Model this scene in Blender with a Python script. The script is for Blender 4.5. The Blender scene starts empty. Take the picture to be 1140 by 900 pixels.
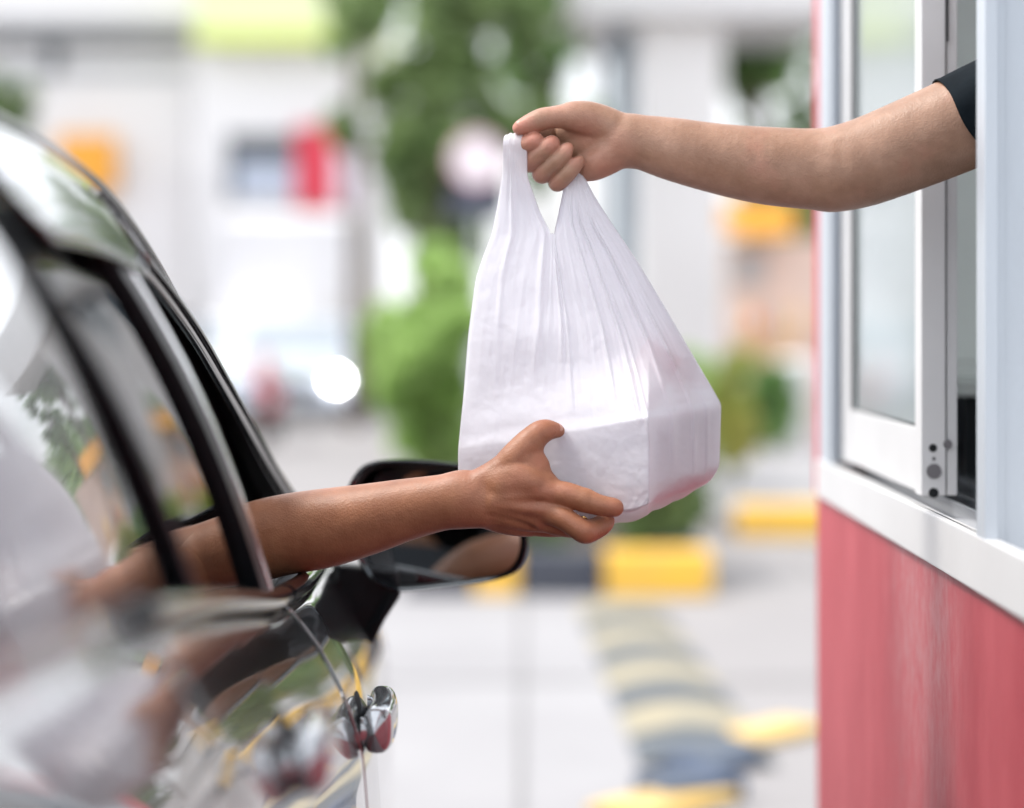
import bpy, bmesh, math, random
import numpy as np
from mathutils import Vector, Matrix, Quaternion, noise as mnoise
random.seed(7); RNG = np.random.default_rng(11)
SC = bpy.context.scene; COL = SC.collection
PI = math.pi
# camera model: 85 mm lens, level, eye at 1.35 m; VP is where the lines along +Y meet
F = 85/36*1140; VX, VY, EYE = 584.0, 356.0, 1.35
FOC = 2.7
def at(px, py, D):
    return Vector(((px-VX)/F*D, D, EYE-(py-VY)/F*D))

# ---------- object helpers ----------
def tag(o, label=None, cat=None, group=None, kind=None):
    if label: o['label'] = label
    if cat: o['category'] = cat
    if group: o['group'] = group
    if kind: o['kind'] = kind
    return o
def empty(name, loc=(0,0,0), rz=0, label=None, cat=None, group=None):
    o = bpy.data.objects.new(name, None); COL.objects.link(o)
    o.location = loc; o.rotation_euler = (0,0,rz)
    return tag(o, label, cat, group)
def link(name, me, mat=None, parent=None, smooth=False):
    o = bpy.data.objects.new(name, me); COL.objects.link(o)
    if mat is not None:
        for m in (mat if isinstance(mat,(list,tuple)) else [mat]): me.materials.append(m)
    if parent is not None: o.parent = parent
    if smooth: me.polygons.foreach_set('use_smooth', [True]*len(me.polygons)); me.update()
    return o
def mesh(name, vs, fs, mat=None, parent=None, smooth=False):
    me = bpy.data.meshes.new(name); me.from_pydata([tuple(v) for v in vs], [], [tuple(int(i) for i in f) for f in fs]); me.update()
    return link(name, me, mat, parent, smooth)
class MB:
    """collects shapes, builds ONE mesh object"""
    def __init__(s): s.v=[]; s.f=[]
    def add(s, vs, fs):
        n=len(s.v); s.v += [tuple(v) for v in vs]; s.f += [tuple(i+n for i in f) for f in fs]
    def box(s, lo, hi, bev=0.0, M=None):
        bm = bmesh.new(); bmesh.ops.create_cube(bm, size=1)
        lo=Vector(lo); hi=Vector(hi); c=(lo+hi)/2; d=hi-lo
        for v in bm.verts: v.co = Vector((v.co.x*d.x, v.co.y*d.y, v.co.z*d.z))+c
        if bev>0: bmesh.ops.bevel(bm, geom=bm.edges[:], offset=bev, segments=2, affect='EDGES', profile=.7)
        bm.verts.index_update()
        s.add([(M@v.co) if M else v.co.copy() for v in bm.verts], [[v.index for v in f.verts] for f in bm.faces]); bm.free()
    def tube(s, pts, rad, n=12, cap=True, up=Vector((0,0,1)), flat=1.0):
        pts=[Vector(p) for p in pts]; m=len(pts)
        if not hasattr(rad,'__len__'): rad=[rad]*m
        base=len(s.v); vs=[]; fs=[]
        prev=None
        for i,p in enumerate(pts):
            t=(pts[min(i+1,m-1)]-pts[max(i-1,0)]).normalized()
            if prev is None:
                a = up if abs(t.dot(up))<.95 else Vector((1,0,0))
                u=t.cross(a).normalized()
            else:
                u=(prev-t*prev.dot(t)).normalized()
            prev=u; w=t.cross(u)
            for k in range(n):
                an=2*PI*k/n
                vs.append(p+u*math.cos(an)*rad[i]+w*math.sin(an)*rad[i]*flat)
        for i in range(m-1):
            for k in range(n):
                k2=(k+1)%n
                fs.append((i*n+k, i*n+k2, (i+1)*n+k2, (i+1)*n+k))
        if cap:
            fs.append(tuple(range(n-1,-1,-1))); fs.append(tuple((m-1)*n+k for k in range(n)))
        s.add(vs,fs)
    def cyl(s, a, b, r, n=24, r2=None): s.tube([a,b],[r, r if r2 is None else r2],n)
    def ell(s, c, r, nu=20, nv=12):
        vs=[];fs=[]
        for j in range(nv+1):
            th=PI*j/nv
            for i in range(nu):
                ph=2*PI*i/nu
                vs.append((c[0]+r[0]*math.sin(th)*math.cos(ph), c[1]+r[1]*math.sin(th)*math.sin(ph), c[2]+r[2]*math.cos(th)))
        for j in range(nv):
            for i in range(nu):
                i2=(i+1)%nu
                fs.append((j*nu+i,(j+1)*nu+i,(j+1)*nu+i2,j*nu+i2))
        s.add(vs,fs)
    def build(s, name, mat, parent=None, smooth=False):
        o = mesh(name, s.v, s.f, mat, parent, False)
        bm=bmesh.new(); bm.from_mesh(o.data); bmesh.ops.recalc_face_normals(bm, faces=bm.faces); bm.to_mesh(o.data); bm.free()
        if smooth:
            o.data.polygons.foreach_set('use_smooth',[True]*len(o.data.polygons))
            try: o.data.set_sharp_from_angle(angle=math.radians(38))
            except Exception: pass
        return o
def one(name, kind, mat, parent=None, smooth=False, **k):
    b=MB(); getattr(b,kind)(**k); return b.build(name, mat, parent, smooth)
def solid(o, th, off=-1):
    m=o.modifiers.new('th','SOLIDIFY'); m.thickness=th; m.offset=off; return o
def copy_tree(o, parent=None):
    c=o.copy(); COL.objects.link(c)
    if parent is not None: c.parent=parent
    for ch in list(o.children): copy_tree(ch, c)
    return c
def curve(xs, ys, w=0.0):
    """smoothed piecewise-linear function"""
    xs=np.array(xs,float); ys=np.array(ys,float)
    g=np.linspace(xs[0],xs[-1],801); v=np.interp(g,xs,ys)
    if w>0:
        k=max(1,int(w/(g[1]-g[0]))); ker=np.hanning(2*k+3)[1:-1]; ker/=ker.sum()
        pad=np.concatenate([2*v[0]-v[1:len(ker)//2+1][::-1], v, 2*v[-1]-v[-len(ker)//2:-1][::-1]])
        s=np.convolve(pad,ker,'same')[len(ker)//2:len(ker)//2+801]; v=s
    return lambda x: np.interp(x,g,v)
# ---------- materials ----------
MATS={}
def mat(name, col=(.5,.5,.5), rough=.5, metal=0, coat=0, bump=0, bscale=30, var=0, vscale=4, sss=0, trans=0, spec=.5, emit=0, ior=1.45, stretch=None, col2=None, detail=5, coord='Object'):
    m=bpy.data.materials.new(name); m.use_nodes=True; nt=m.node_tree; N=nt.nodes; L=nt.links
    b=N['Principled BSDF']
    b.inputs['Base Color'].default_value=(*col,1); b.inputs['Roughness'].default_value=rough; b.inputs['Metallic'].default_value=metal
    b.inputs['Coat Weight'].default_value=coat; b.inputs['Coat Roughness'].default_value=.02; b.inputs['IOR'].default_value=ior
    b.inputs['Specular IOR Level'].default_value=spec; b.inputs['Transmission Weight'].default_value=trans
    if sss: b.inputs['Subsurface Weight'].default_value=sss; b.inputs['Subsurface Radius'].default_value=(.012,.005,.003); b.inputs['Subsurface Scale'].default_value=.6
    if emit: b.inputs['Emission Color'].default_value=(*col,1); b.inputs['Emission Strength'].default_value=emit
    tc=N.new('ShaderNodeTexCoord'); src=tc.outputs[coord]
    if stretch:
        mp=N.new('ShaderNodeMapping'); mp.inputs['Scale'].default_value=stretch; L.new(src,mp.inputs[0]); src=mp.outputs[0]
    if var or col2:
        n=N.new('ShaderNodeTexNoise'); n.inputs['Scale'].default_value=vscale; n.inputs['Detail'].default_value=detail; n.inputs['Roughness'].default_value=.6
        L.new(src,n.inputs[0])
        r=N.new('ShaderNodeValToRGB'); c2=col2 or tuple(max(0,c*(1-var)) for c in col)
        c1=col if col2 else tuple(min(1,c*(1+var)) for c in col)
        r.color_ramp.elements[0].position=.35; r.color_ramp.elements[1].position=.65
        r.color_ramp.elements[0].color=(*c2,1); r.color_ramp.elements[1].color=(*c1,1)
        L.new(n.outputs[0],r.inputs[0]); L.new(r.outputs[0],b.inputs['Base Color'])
    if bump:
        n=N.new('ShaderNodeTexNoise'); n.inputs['Scale'].default_value=bscale; n.inputs['Detail'].default_value=4; L.new(src,n.inputs[0])
        bp=N.new('ShaderNodeBump'); bp.inputs['Strength'].default_value=bump; bp.inputs['Distance'].default_value=.01
        L.new(n.outputs[0],bp.inputs['Height']); L.new(bp.outputs[0],b.inputs['Normal'])
    MATS[name]=m; return m
# ---------- signed distance fields -> mesh ----------
def smin(a,b,k):
    if k<=0: return np.minimum(a,b)
    h=np.clip(.5+.5*(b-a)/k,0,1); return b*(1-h)+a*h-k*h*(1-h)
class Field:
    def __init__(s, lo, hi, h):
        s.lo=np.array(lo,float); s.h=h; s.n=np.ceil((np.array(hi)-s.lo)/h).astype(int)+1
        s.F=np.full(s.n, .05, np.float32)
    def like(s):
        o=Field.__new__(Field); o.lo=s.lo; o.h=s.h; o.n=s.n; o.F=np.full(s.n,.05,np.float32); return o
    def sub(s, lo, hi):
        a=np.clip(np.floor((lo-s.lo)/s.h).astype(int),0,s.n); b=np.clip(np.ceil((hi-s.lo)/s.h).astype(int)+1,0,s.n)
        return a,b
    def grid(s,a,b):
        ax=[s.lo[i]+s.h*np.arange(a[i],b[i]) for i in range(3)]
        return np.meshgrid(*ax, indexing='ij')
    def cone(s, p, q, r1, r2, k=.006, carve=False, sc=None, margin=.022):
        p=np.array(p,float); q=np.array(q,float); R=max(r1,r2)+margin
        a,b=s.sub(np.minimum(p,q)-R, np.maximum(p,q)+R)
        if (b<=a).any(): return
        X,Y,Z=s.grid(a,b); d=q-p; L2=max(d@d,1e-12)
        t=np.clip(((X-p[0])*d[0]+(Y-p[1])*d[1]+(Z-p[2])*d[2])/L2,0,1)
        dx=X-(p[0]+t*d[0]); dy=Y-(p[1]+t*d[1]); dz=Z-(p[2]+t*d[2])
        if sc is not None: dx=dx/sc[0]; dy=dy/sc[1]; dz=dz/sc[2]
        v=(np.sqrt(dx*dx+dy*dy+dz*dz)-(r1+(r2-r1)*t)).astype(np.float32)
        sl=tuple(slice(a[i],b[i]) for i in range(3))
        if carve: s.F[sl]=-smin(-s.F[sl], v, k)
        else: s.F[sl]=smin(s.F[sl], v, k)
    def chain(s, pts, k=.004, **kw):
        if len(pts)>2:
            A=np.array([list(p)+[r] for p,r in pts]); A=np.vstack([2*A[0]-A[1],A,2*A[-1]-A[-2]]); o=[]
            for i in range(1,len(A)-2):
                for j in range(4):
                    t=j/4; p0,p1,p2,p3=A[i-1],A[i],A[i+1],A[i+2]
                    o.append(.5*((2*p1)+(-p0+p2)*t+(2*p0-5*p1+4*p2-p3)*t*t+(-p0+3*p1-3*p2+p3)*t**3))
            o.append(A[-2]); pts=[(a[:3],a[3]) for a in o]; k=min(k,.003)
        for (p,r1),(q,r2) in zip(pts[:-1],pts[1:]): s.cone(p,q,r1,r2,k,**kw)
    def merge(s, o, k): s.F=smin(s.F,o.F,k)
    def mesh(s, name, mat, parent=None, relax=1):
        Fv=s.F; n=np.array(Fv.shape); ins=Fv<0
        cs=n-1
        cnt=np.zeros(cs,np.int8)
        for i in (0,1):
            for j in (0,1):
                for k in (0,1): cnt+=ins[i:i+cs[0],j:j+cs[1],k:k+cs[2]]
        act=(cnt>0)&(cnt<8); idx=np.full(cs,-1,np.int64); I=np.argwhere(act); idx[act]=np.arange(len(I))
        acc=np.zeros((len(I),3)); c=np.zeros(len(I))
        corners=[(i,j,k) for i in (0,1) for j in (0,1) for k in (0,1)]
        vals={co:Fv[I[:,0]+co[0],I[:,1]+co[1],I[:,2]+co[2]].astype(float) for co in corners}
        for c1 in corners:
            for ax in range(3):
                if c1[ax]==0:
                    c2=list(c1); c2[ax]=1; c2=tuple(c2)
                    a=vals[c1]; b=vals[c2]; m=(a<0)!=(b<0)
                    t=np.where(m, a/np.where(m,a-b,1),0)
                    p=np.array(c1,float)[None,:].repeat(len(I),0); p[:,ax]+=t
                    acc[m]+=p[m]; c[m]+=1
        V=(I+acc/c[:,None])*s.h+s.lo
        quads=[]
        for ax in range(3):
            o=[a for a in range(3) if a!=ax]
            sl1=[slice(None)]*3; sl2=[slice(None)]*3; sl1[ax]=slice(0,-1); sl2[ax]=slice(1,None)
            A=ins[tuple(sl1)]; B=ins[tuple(sl2)]; E=np.argwhere(A!=B)
            E=E[(E[:,o[0]]>0)&(E[:,o[1]]>0)&(E[:,o[0]]<cs[o[0]])&(E[:,o[1]]<cs[o[1]])]
            u=np.zeros(3,int); u[o[0]]=1; w=np.zeros(3,int); w[o[1]]=1
            q=[E-u-w, E-w, E, E-u]
            Q=np.stack([idx[p[:,0],p[:,1],p[:,2]] for p in q],1)
            fl=A[E[:,0],E[:,1],E[:,2]]
            if ax==1: fl=~fl
            Q[~fl]=Q[~fl][:,::-1]
            quads.append(Q)
        Q=np.concatenate(quads); Q=Q[(Q>=0).all(1)]
        for _ in range(relax):      # a light smoothing of the grid steps
            S=np.zeros_like(V); N_=np.zeros(len(V))
            for a in range(4):
                for b in ((a+1)%4,(a+3)%4):
                    np.add.at(S,Q[:,a],V[Q[:,b]]); np.add.at(N_,Q[:,a],1)
            V=.5*V+.5*S/np.maximum(N_,1)[:,None]
        me=bpy.data.meshes.new(name); me.vertices.add(len(V)); me.vertices.foreach_set('co',V.ravel())
        me.loops.add(len(Q)*4); me.loops.foreach_set('vertex_index',Q.ravel().astype(np.int32))
        me.polygons.add(len(Q)); me.polygons.foreach_set('loop_start',np.arange(0,len(Q)*4,4,dtype=np.int32)); me.polygons.foreach_set('loop_total',np.full(len(Q),4,np.int32))
        me.update(calc_edges=True); me.validate()
        return link(name, me, mat, parent, True)
def join_mesh(a, b):
    """b's mesh goes into a's mesh (same material slots first)"""
    bm=bmesh.new(); bm.from_mesh(a.data); bm.from_mesh(b.data); bm.to_mesh(a.data); bm.free()
    bpy.data.objects.remove(b, do_unlink=True)
    a.data.polygons.foreach_set('use_smooth',[True]*len(a.data.polygons)); a.data.update(); return a
# ---------- leaves ----------
def leaves(name, clumps, n, size, mat_, parent=None, aspect=1.7, droop=.3):
    """clumps: (centre, radius) list; n small leaf faces through their volume"""
    C=np.array([c for c,_ in clumps]); R=np.array([r for _,r in clumps]); w=R**2; w/=w.sum()
    k=RNG.choice(len(C),n,p=w); d=RNG.normal(size=(n,3)); d/=np.linalg.norm(d,axis=1)[:,None]
    P=C[k]+d*(R[k]*RNG.random(n)**.42)[:,None]
    a=RNG.normal(size=(n,3)); a[:,2]-=droop; a/=np.linalg.norm(a,axis=1)[:,None]
    b=np.cross(a,RNG.normal(size=(n,3))); b/=np.linalg.norm(b,axis=1)[:,None]
    nn=np.cross(a,b); sz=size*(.6+.8*RNG.random(n))[:,None]
    L=a*sz*aspect*.5; W=b*sz*.5
    V=np.stack([P-L, P-L*.1+W+nn*sz*.12, P+L, P-L*.1-W+nn*sz*.12],1).reshape(-1,3)
    Q=np.arange(4*n).reshape(-1,4)
    me=bpy.data.meshes.new(name); me.vertices.add(4*n); me.vertices.foreach_set('co',V.ravel())
    me.loops.add(4*n); me.loops.foreach_set('vertex_index',Q.ravel().astype(np.int32))
    me.polygons.add(n); me.polygons.foreach_set('loop_start',np.arange(0,4*n,4,dtype=np.int32)); me.polygons.foreach_set('loop_total',np.full(n,4,np.int32))
    me.update(calc_edges=True)
    return link(name, me, mat_, parent)
def leafmat(name, c1, c2, tr=.35):
    m=bpy.data.materials.new(name); m.use_nodes=True; nt=m.node_tree; N=nt.nodes; L=nt.links
    b=N['Principled BSDF']; b.inputs['Roughness'].default_value=.45
    tc=N.new('ShaderNodeTexCoord'); n=N.new('ShaderNodeTexNoise'); n.inputs['Scale'].default_value=1.6; n.inputs['Detail'].default_value=6
    L.new(tc.outputs['Object'],n.inputs[0]); r=N.new('ShaderNodeValToRGB'); r.color_ramp.elements[0].position=.35; r.color_ramp.elements[1].position=.65
    r.color_ramp.elements[0].color=(*c1,1); r.color_ramp.elements[1].color=(*c2,1); L.new(n.outputs[0],r.inputs[0]); L.new(r.outputs[0],b.inputs['Base Color'])
    t=N.new('ShaderNodeBsdfTranslucent'); L.new(r.outputs[0],t.inputs[0]); mx=N.new('ShaderNodeMixShader'); mx.inputs[0].default_value=tr
    L.new(b.outputs[0],mx.inputs[1]); L.new(t.outputs[0],mx.inputs[2]); L.new(mx.outputs[0],N['Material Output'].inputs[0]); return m
M={}
M['white']=mat('white_paint',(.78,.78,.78),.5,var=.05,vscale=1.5)
M['alu']=mat('powder_coated_aluminium',(.50,.52,.55),.38,metal=.25,var=.05,vscale=5,stretch=(1,1,.15),bump=.05,bscale=60)
M['alu_side']=mat('brushed_aluminium',(.52,.56,.61),.42,metal=.2,var=.06,vscale=6,stretch=(1,1,.1),bump=.06,bscale=90)
M['alu_white']=mat('white_aluminium',(.66,.655,.66),.42,var=.04,vscale=3,bump=.03,bscale=80)
M['track']=mat('track_aluminium',(.62,.65,.70),.22,metal=.8,bump=.05,bscale=70,stretch=(1,.1,1))
M['panel_blue']=mat('pale_blue_panel_board',(.68,.72,.76),.4,var=.04)
M['strip_chrome']=mat('satin_chrome_strip',(.70,.72,.73),.22,metal=.85)
M['dark_chrome']=mat('dark_chrome_film',(.42,.44,.46),.08,metal=.75)
M['screw']=mat('worn_screw_steel',(.18,.17,.18),.5,metal=.6)
M['hole']=mat('dark_hole',(.005,.006,.008),.8)
M['rubber']=mat('black_rubber',(.012,.014,.016),.55)
M['trim']=mat('black_plastic_trim',(.010,.013,.016),.42,bump=.1,bscale=300)
M['gloss_trim']=mat('gloss_black_trim',(.008,.011,.014),.12,coat=.4)
M['chrome']=mat('chrome',(.85,.86,.88),.05,metal=1)
M['paint']=mat('dark_car_paint',(.010,.011,.013),.25,coat=1.0,spec=.7,bump=.0)
M['paint'].node_tree.nodes['Principled BSDF'].inputs['Coat IOR'].default_value=2.1
M['liner']=mat('dark_interior',(.010,.011,.013),.8)
M['seat']=mat('seat_fabric',(.03,.03,.035),.9,bump=.3,bscale=400)
M['tyre']=mat('tyre_rubber',(.02,.02,.02),.8,bump=.2,bscale=80)
M['rim']=mat('alloy_rim',(.5,.5,.52),.3,metal=.9)
M['concrete']=mat('concrete_ground',(.275,.262,.262),.85,col2=(.235,.223,.223),vscale=.7,bump=.2,bscale=12,coord='Object')
M['strip']=mat('pale_concrete_strip',(.31,.303,.31),.85,col2=(.27,.263,.27),vscale=.9,bump=.2,bscale=12)
M['yellow']=mat('yellow_kerb_paint',(.86,.52,.06),.6,col2=(.78,.46,.09),vscale=5,bump=.1,bscale=40)
M['pale_yellow']=mat('worn_yellow_paint',(.66,.43,.12),.65,col2=(.58,.42,.18),vscale=6)
M['blackp']=mat('black_kerb_paint',(.045,.05,.07),.65,col2=(.07,.075,.09),vscale=5)
M['faded']=mat('faded_yellow_paint',(.34,.29,.19),.7,col2=(.26,.24,.18),vscale=8)
M['greyp']=mat('faded_grey_paint',(.06,.075,.09),.7,col2=(.10,.11,.12),vscale=8)
M['bluep']=mat('blue_black_paint',(.045,.07,.13),.6,col2=(.08,.10,.13),vscale=4)
M['bark']=mat('bark',(.10,.07,.05),.9,var=.3,vscale=8,bump=.5,bscale=20)
M['leaf_dark']=leafmat('dark_leaves',(.12,.20,.07),(.30,.40,.16),.45)
M['leaf_mid']=leafmat('green_leaves',(.14,.27,.08),(.32,.48,.18),.45)
M['leaf_bright']=leafmat('bright_leaves',(.34,.52,.15),(.56,.72,.30),.5)
M['leaf_yellow']=leafmat('yellow_green_leaves',(.35,.42,.10),(.62,.52,.16),.4)
M['stem']=mat('plant_stem',(.10,.12,.05),.8)
M['orange']=mat('orange_awning',(.80,.36,.04),.6,var=.08)
M['red']=mat('red_panel',(.60,.04,.07),.5,var=.08)
M['lime']=mat('lime_fascia',(.62,.72,.12),.5,var=.05)
M['pale_lime']=mat('pale_lime_fascia',(.72,.78,.45),.5)
M['grey']=mat('grey_wall',(.42,.44,.46),.7,var=.06)
M['blue_grey']=mat('blue_grey_column',(.24,.31,.37),.5,var=.06)
M['pale']=mat('pale_wall',(.70,.69,.70),.7,var=.05,vscale=.6)
M['pink']=mat('pale_pink_wall',(.70,.55,.48),.7,var=.06)
M['dark_glass']=mat('dark_shop_glass',(.03,.04,.055),.08,spec=.8)
M['tan']=mat('tan_board',(.55,.36,.22),.7,var=.1)
M['bwhite']=mat('bright_white_render',(.74,.73,.73),.6,var=.03,vscale=.5)
def glassmat(name, tint=(.75,.85,.85), ior=1.5, rough=0.0):
    m=bpy.data.materials.new(name); m.use_nodes=True; nt=m.node_tree; N=nt.nodes; L=nt.links; N.remove(N['Principled BSDF'])
    fr=N.new('ShaderNodeFresnel'); fr.inputs[0].default_value=ior; t=N.new('ShaderNodeBsdfTransparent'); t.inputs[0].default_value=(*tint,1)
    g=N.new('ShaderNodeBsdfGlossy'); g.inputs['Roughness'].default_value=rough; mx=N.new('ShaderNodeMixShader')
    L.new(fr.outputs[0],mx.inputs[0]); L.new(t.outputs[0],mx.inputs[1]); L.new(g.outputs[0],mx.inputs[2]); L.new(mx.outputs[0],N['Material Output'].inputs[0]); return m
M['glass']=glassmat('tinted_car_glass',(.34,.40,.40),2.5)
M['visor']=glassmat('smoked_visor',(.34,.35,.36),2.3)
M['pane']=glassmat('window_glass',(.80,.88,.88),1.5)
# sliding pane: pale diffuse mixed in to imitate the sky's reflection
_m=M['pane']; _nt=_m.node_tree; _o=_nt.nodes['Material Output']; _src=_o.inputs[0].links[0].from_socket
_d=_nt.nodes.new('ShaderNodeBsdfPrincipled'); _d.inputs['Base Color'].default_value=(.62,.70,.71,1); _d.inputs['Roughness'].default_value=.08; _x=_nt.nodes.new('ShaderNodeMixShader'); _x.inputs[0].default_value=.62
_nt.links.new(_src,_x.inputs[1]); _nt.links.new(_d.outputs[0],_x.inputs[2]); _nt.links.new(_x.outputs[0],_o.inputs[0])
M['windscreen_glass']=mat('sky_painted_windscreen',(.30,.34,.38),.1,spec=.8)  # reflected sky is put into the base colour
M['clear']=glassmat('clear_glass',(.75,.80,.80),1.5)
# skin
def skinmat(name, c1, c2, red, rough=.46, sss=.07):
    m=bpy.data.materials.new(name); m.use_nodes=True; nt=m.node_tree; N=nt.nodes; L=nt.links; b=N['Principled BSDF']
    b.inputs['Roughness'].default_value=rough; b.inputs['Subsurface Weight'].default_value=sss
    b.inputs['Subsurface Radius'].default_value=(.010,.004,.002); b.inputs['Subsurface Scale'].default_value=.5; b.inputs['Specular IOR Level'].default_value=.42
    tc=N.new('ShaderNodeTexCoord')
    def noise(sc,d,rg=.6):
        n=N.new('ShaderNodeTexNoise'); n.inputs['Scale'].default_value=sc; n.inputs['Detail'].default_value=d; n.inputs['Roughness'].default_value=rg; L.new(tc.outputs['Object'],n.inputs[0]); return n
    n1=noise(28,5); r=N.new('ShaderNodeValToRGB'); r.color_ramp.elements[0].position=.32; r.color_ramp.elements[1].position=.68
    r.color_ramp.elements[0].color=(*c1,1); r.color_ramp.elements[1].color=(*c2,1); L.new(n1.outputs[0],r.inputs[0])
    n2=noise(11,3); rr=N.new('ShaderNodeValToRGB'); rr.color_ramp.elements[0].position=.52; rr.color_ramp.elements[1].position=.75
    rr.color_ramp.elements[0].color=(0,0,0,1); rr.color_ramp.elements[1].color=(.55,.55,.55,1); L.new(n2.outputs[0],rr.inputs[0])
    mx=N.new('ShaderNodeMix'); mx.data_type='RGBA'; L.new(rr.outputs[0],mx.inputs[0]); L.new(r.outputs[0],mx.inputs[6]); mx.inputs[7].default_value=(*red,1)
    n5=noise(110,5,.7); r5=N.new('ShaderNodeMapRange'); L.new(n5.outputs[0],r5.inputs[0]); r5.inputs[1].default_value=.3; r5.inputs[2].default_value=.7; r5.inputs[3].default_value=.93; r5.inputs[4].default_value=1.05
    vm=N.new('ShaderNodeVectorMath'); vm.operation='SCALE'; L.new(mx.outputs[2],vm.inputs[0]); L.new(r5.outputs[0],vm.inputs['Scale'])
    # redder palm / fingers carried by a vertex colour set by the anatomy (blood-rich skin)
    at_=N.new('ShaderNodeAttribute'); at_.attribute_name='flush'
    mx2=N.new('ShaderNodeMix'); mx2.data_type='RGBA'; L.new(at_.outputs['Fac'],mx2.inputs[0]); L.new(vm.outputs[0],mx2.inputs[6]); mx2.inputs[7].default_value=(*red,1)
    L.new(mx2.outputs[2],b.inputs['Base Color'])
    v=N.new('ShaderNodeTexVoronoi'); v.inputs['Scale'].default_value=520; L.new(tc.outputs['Object'],v.inputs[0])
    n3=noise(260,4); ad=N.new('ShaderNodeMath'); ad.operation='MULTIPLY_ADD'; L.new(v.outputs[0],ad.inputs[0]); ad.inputs[1].default_value=.5; L.new(n3.outputs[0],ad.inputs[2])
    n4=noise(60,3); ad2=N.new('ShaderNodeMath'); ad2.operation='MULTIPLY_ADD'; L.new(n4.outputs[0],ad2.inputs[0]); ad2.inputs[1].default_value=1.6; L.new(ad.outputs[0],ad2.inputs[2])
    bp=N.new('ShaderNodeBump'); bp.inputs['Strength'].default_value=.28; bp.inputs['Distance'].default_value=.0014; L.new(ad2.outputs[0],bp.inputs['Height']); L.new(bp.outputs[0],b.inputs['Normal'])
    return m
M['skin_light']=skinmat('worker_skin',(.30,.165,.105),(.40,.235,.16),(.50,.20,.145))
M['skin_tan']=skinmat('driver_skin',(.265,.108,.055),(.36,.158,.083),(.43,.16,.10))
M['nail']=mat('fingernail',(.50,.26,.20),.38)
M['cloth_navy']=mat('navy_jersey',(.004,.008,.012),.9,bump=.15,bscale=45,var=.15,vscale=60,spec=.25)
M['cloth_grey']=mat('dark_grey_cloth',(.03,.03,.035),.9)
M['hair']=mat('black_hair',(.01,.008,.007),.5,bump=.5,bscale=200,stretch=(1,1,.1))
M['gold']=mat('gold',(.85,.55,.20),.2,metal=1)
# plastic bag film
def filmmat():
    m=bpy.data.materials.new('white_bag_film'); m.use_nodes=True; nt=m.node_tree; N=nt.nodes; L=nt.links; b=N['Principled BSDF']
    b.inputs['Base Color'].default_value=(.76,.755,.80,1); b.inputs['Roughness'].default_value=.27; b.inputs['Specular IOR Level'].default_value=.45
    tr=N.new('ShaderNodeBsdfTranslucent'); tr.inputs[0].default_value=(.90,.89,.93,1)
    tp=N.new('ShaderNodeBsdfTransparent'); tp.inputs[0].default_value=(.97,.96,.98,1)
    m1=N.new('ShaderNodeMixShader'); m1.inputs[0].default_value=.36; L.new(b.outputs[0],m1.inputs[1]); L.new(tr.outputs[0],m1.inputs[2])
    m2=N.new('ShaderNodeMixShader'); m2.inputs[0].default_value=.09; L.new(m1.outputs[0],m2.inputs[1]); L.new(tp.outputs[0],m2.inputs[2])
    L.new(m2.outputs[0],N['Material Output'].inputs[0])
    tc=N.new('ShaderNodeTexCoord'); n=N.new('ShaderNodeTexNoise'); n.inputs['Scale'].default_value=38; n.inputs['Detail'].default_value=5; n.inputs['Distortion'].default_value=.8; L.new(tc.outputs['Object'],n.inputs[0])
    mp=N.new('ShaderNodeMapping'); mp.inputs['Scale'].default_value=(1,1,.12); L.new(tc.outputs['Object'],mp.inputs[0])
    n2=N.new('ShaderNodeTexNoise'); n2.inputs['Scale'].default_value=26; n2.inputs['Detail'].default_value=2; L.new(mp.outputs[0],n2.inputs[0])
    ad=N.new('ShaderNodeMath'); ad.operation='MULTIPLY_ADD'; L.new(n2.outputs[0],ad.inputs[0]); ad.inputs[1].default_value=.6; L.new(n.outputs[0],ad.inputs[2])
    bp=N.new('ShaderNodeBump'); bp.inputs['Strength'].default_value=.22; bp.inputs['Distance'].default_value=.004; L.new(ad.outputs[0],bp.inputs['Height'])
    L.new(bp.outputs[0],b.inputs['Normal']); return m
M['film']=filmmat()
M['boxcard']=mat('takeout_box_card',(.80,.80,.84),.5,var=.03,vscale=12)
M['redpaper']=mat('red_printed_paper',(.62,.10,.12),.5,var=.15,vscale=20)
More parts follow.
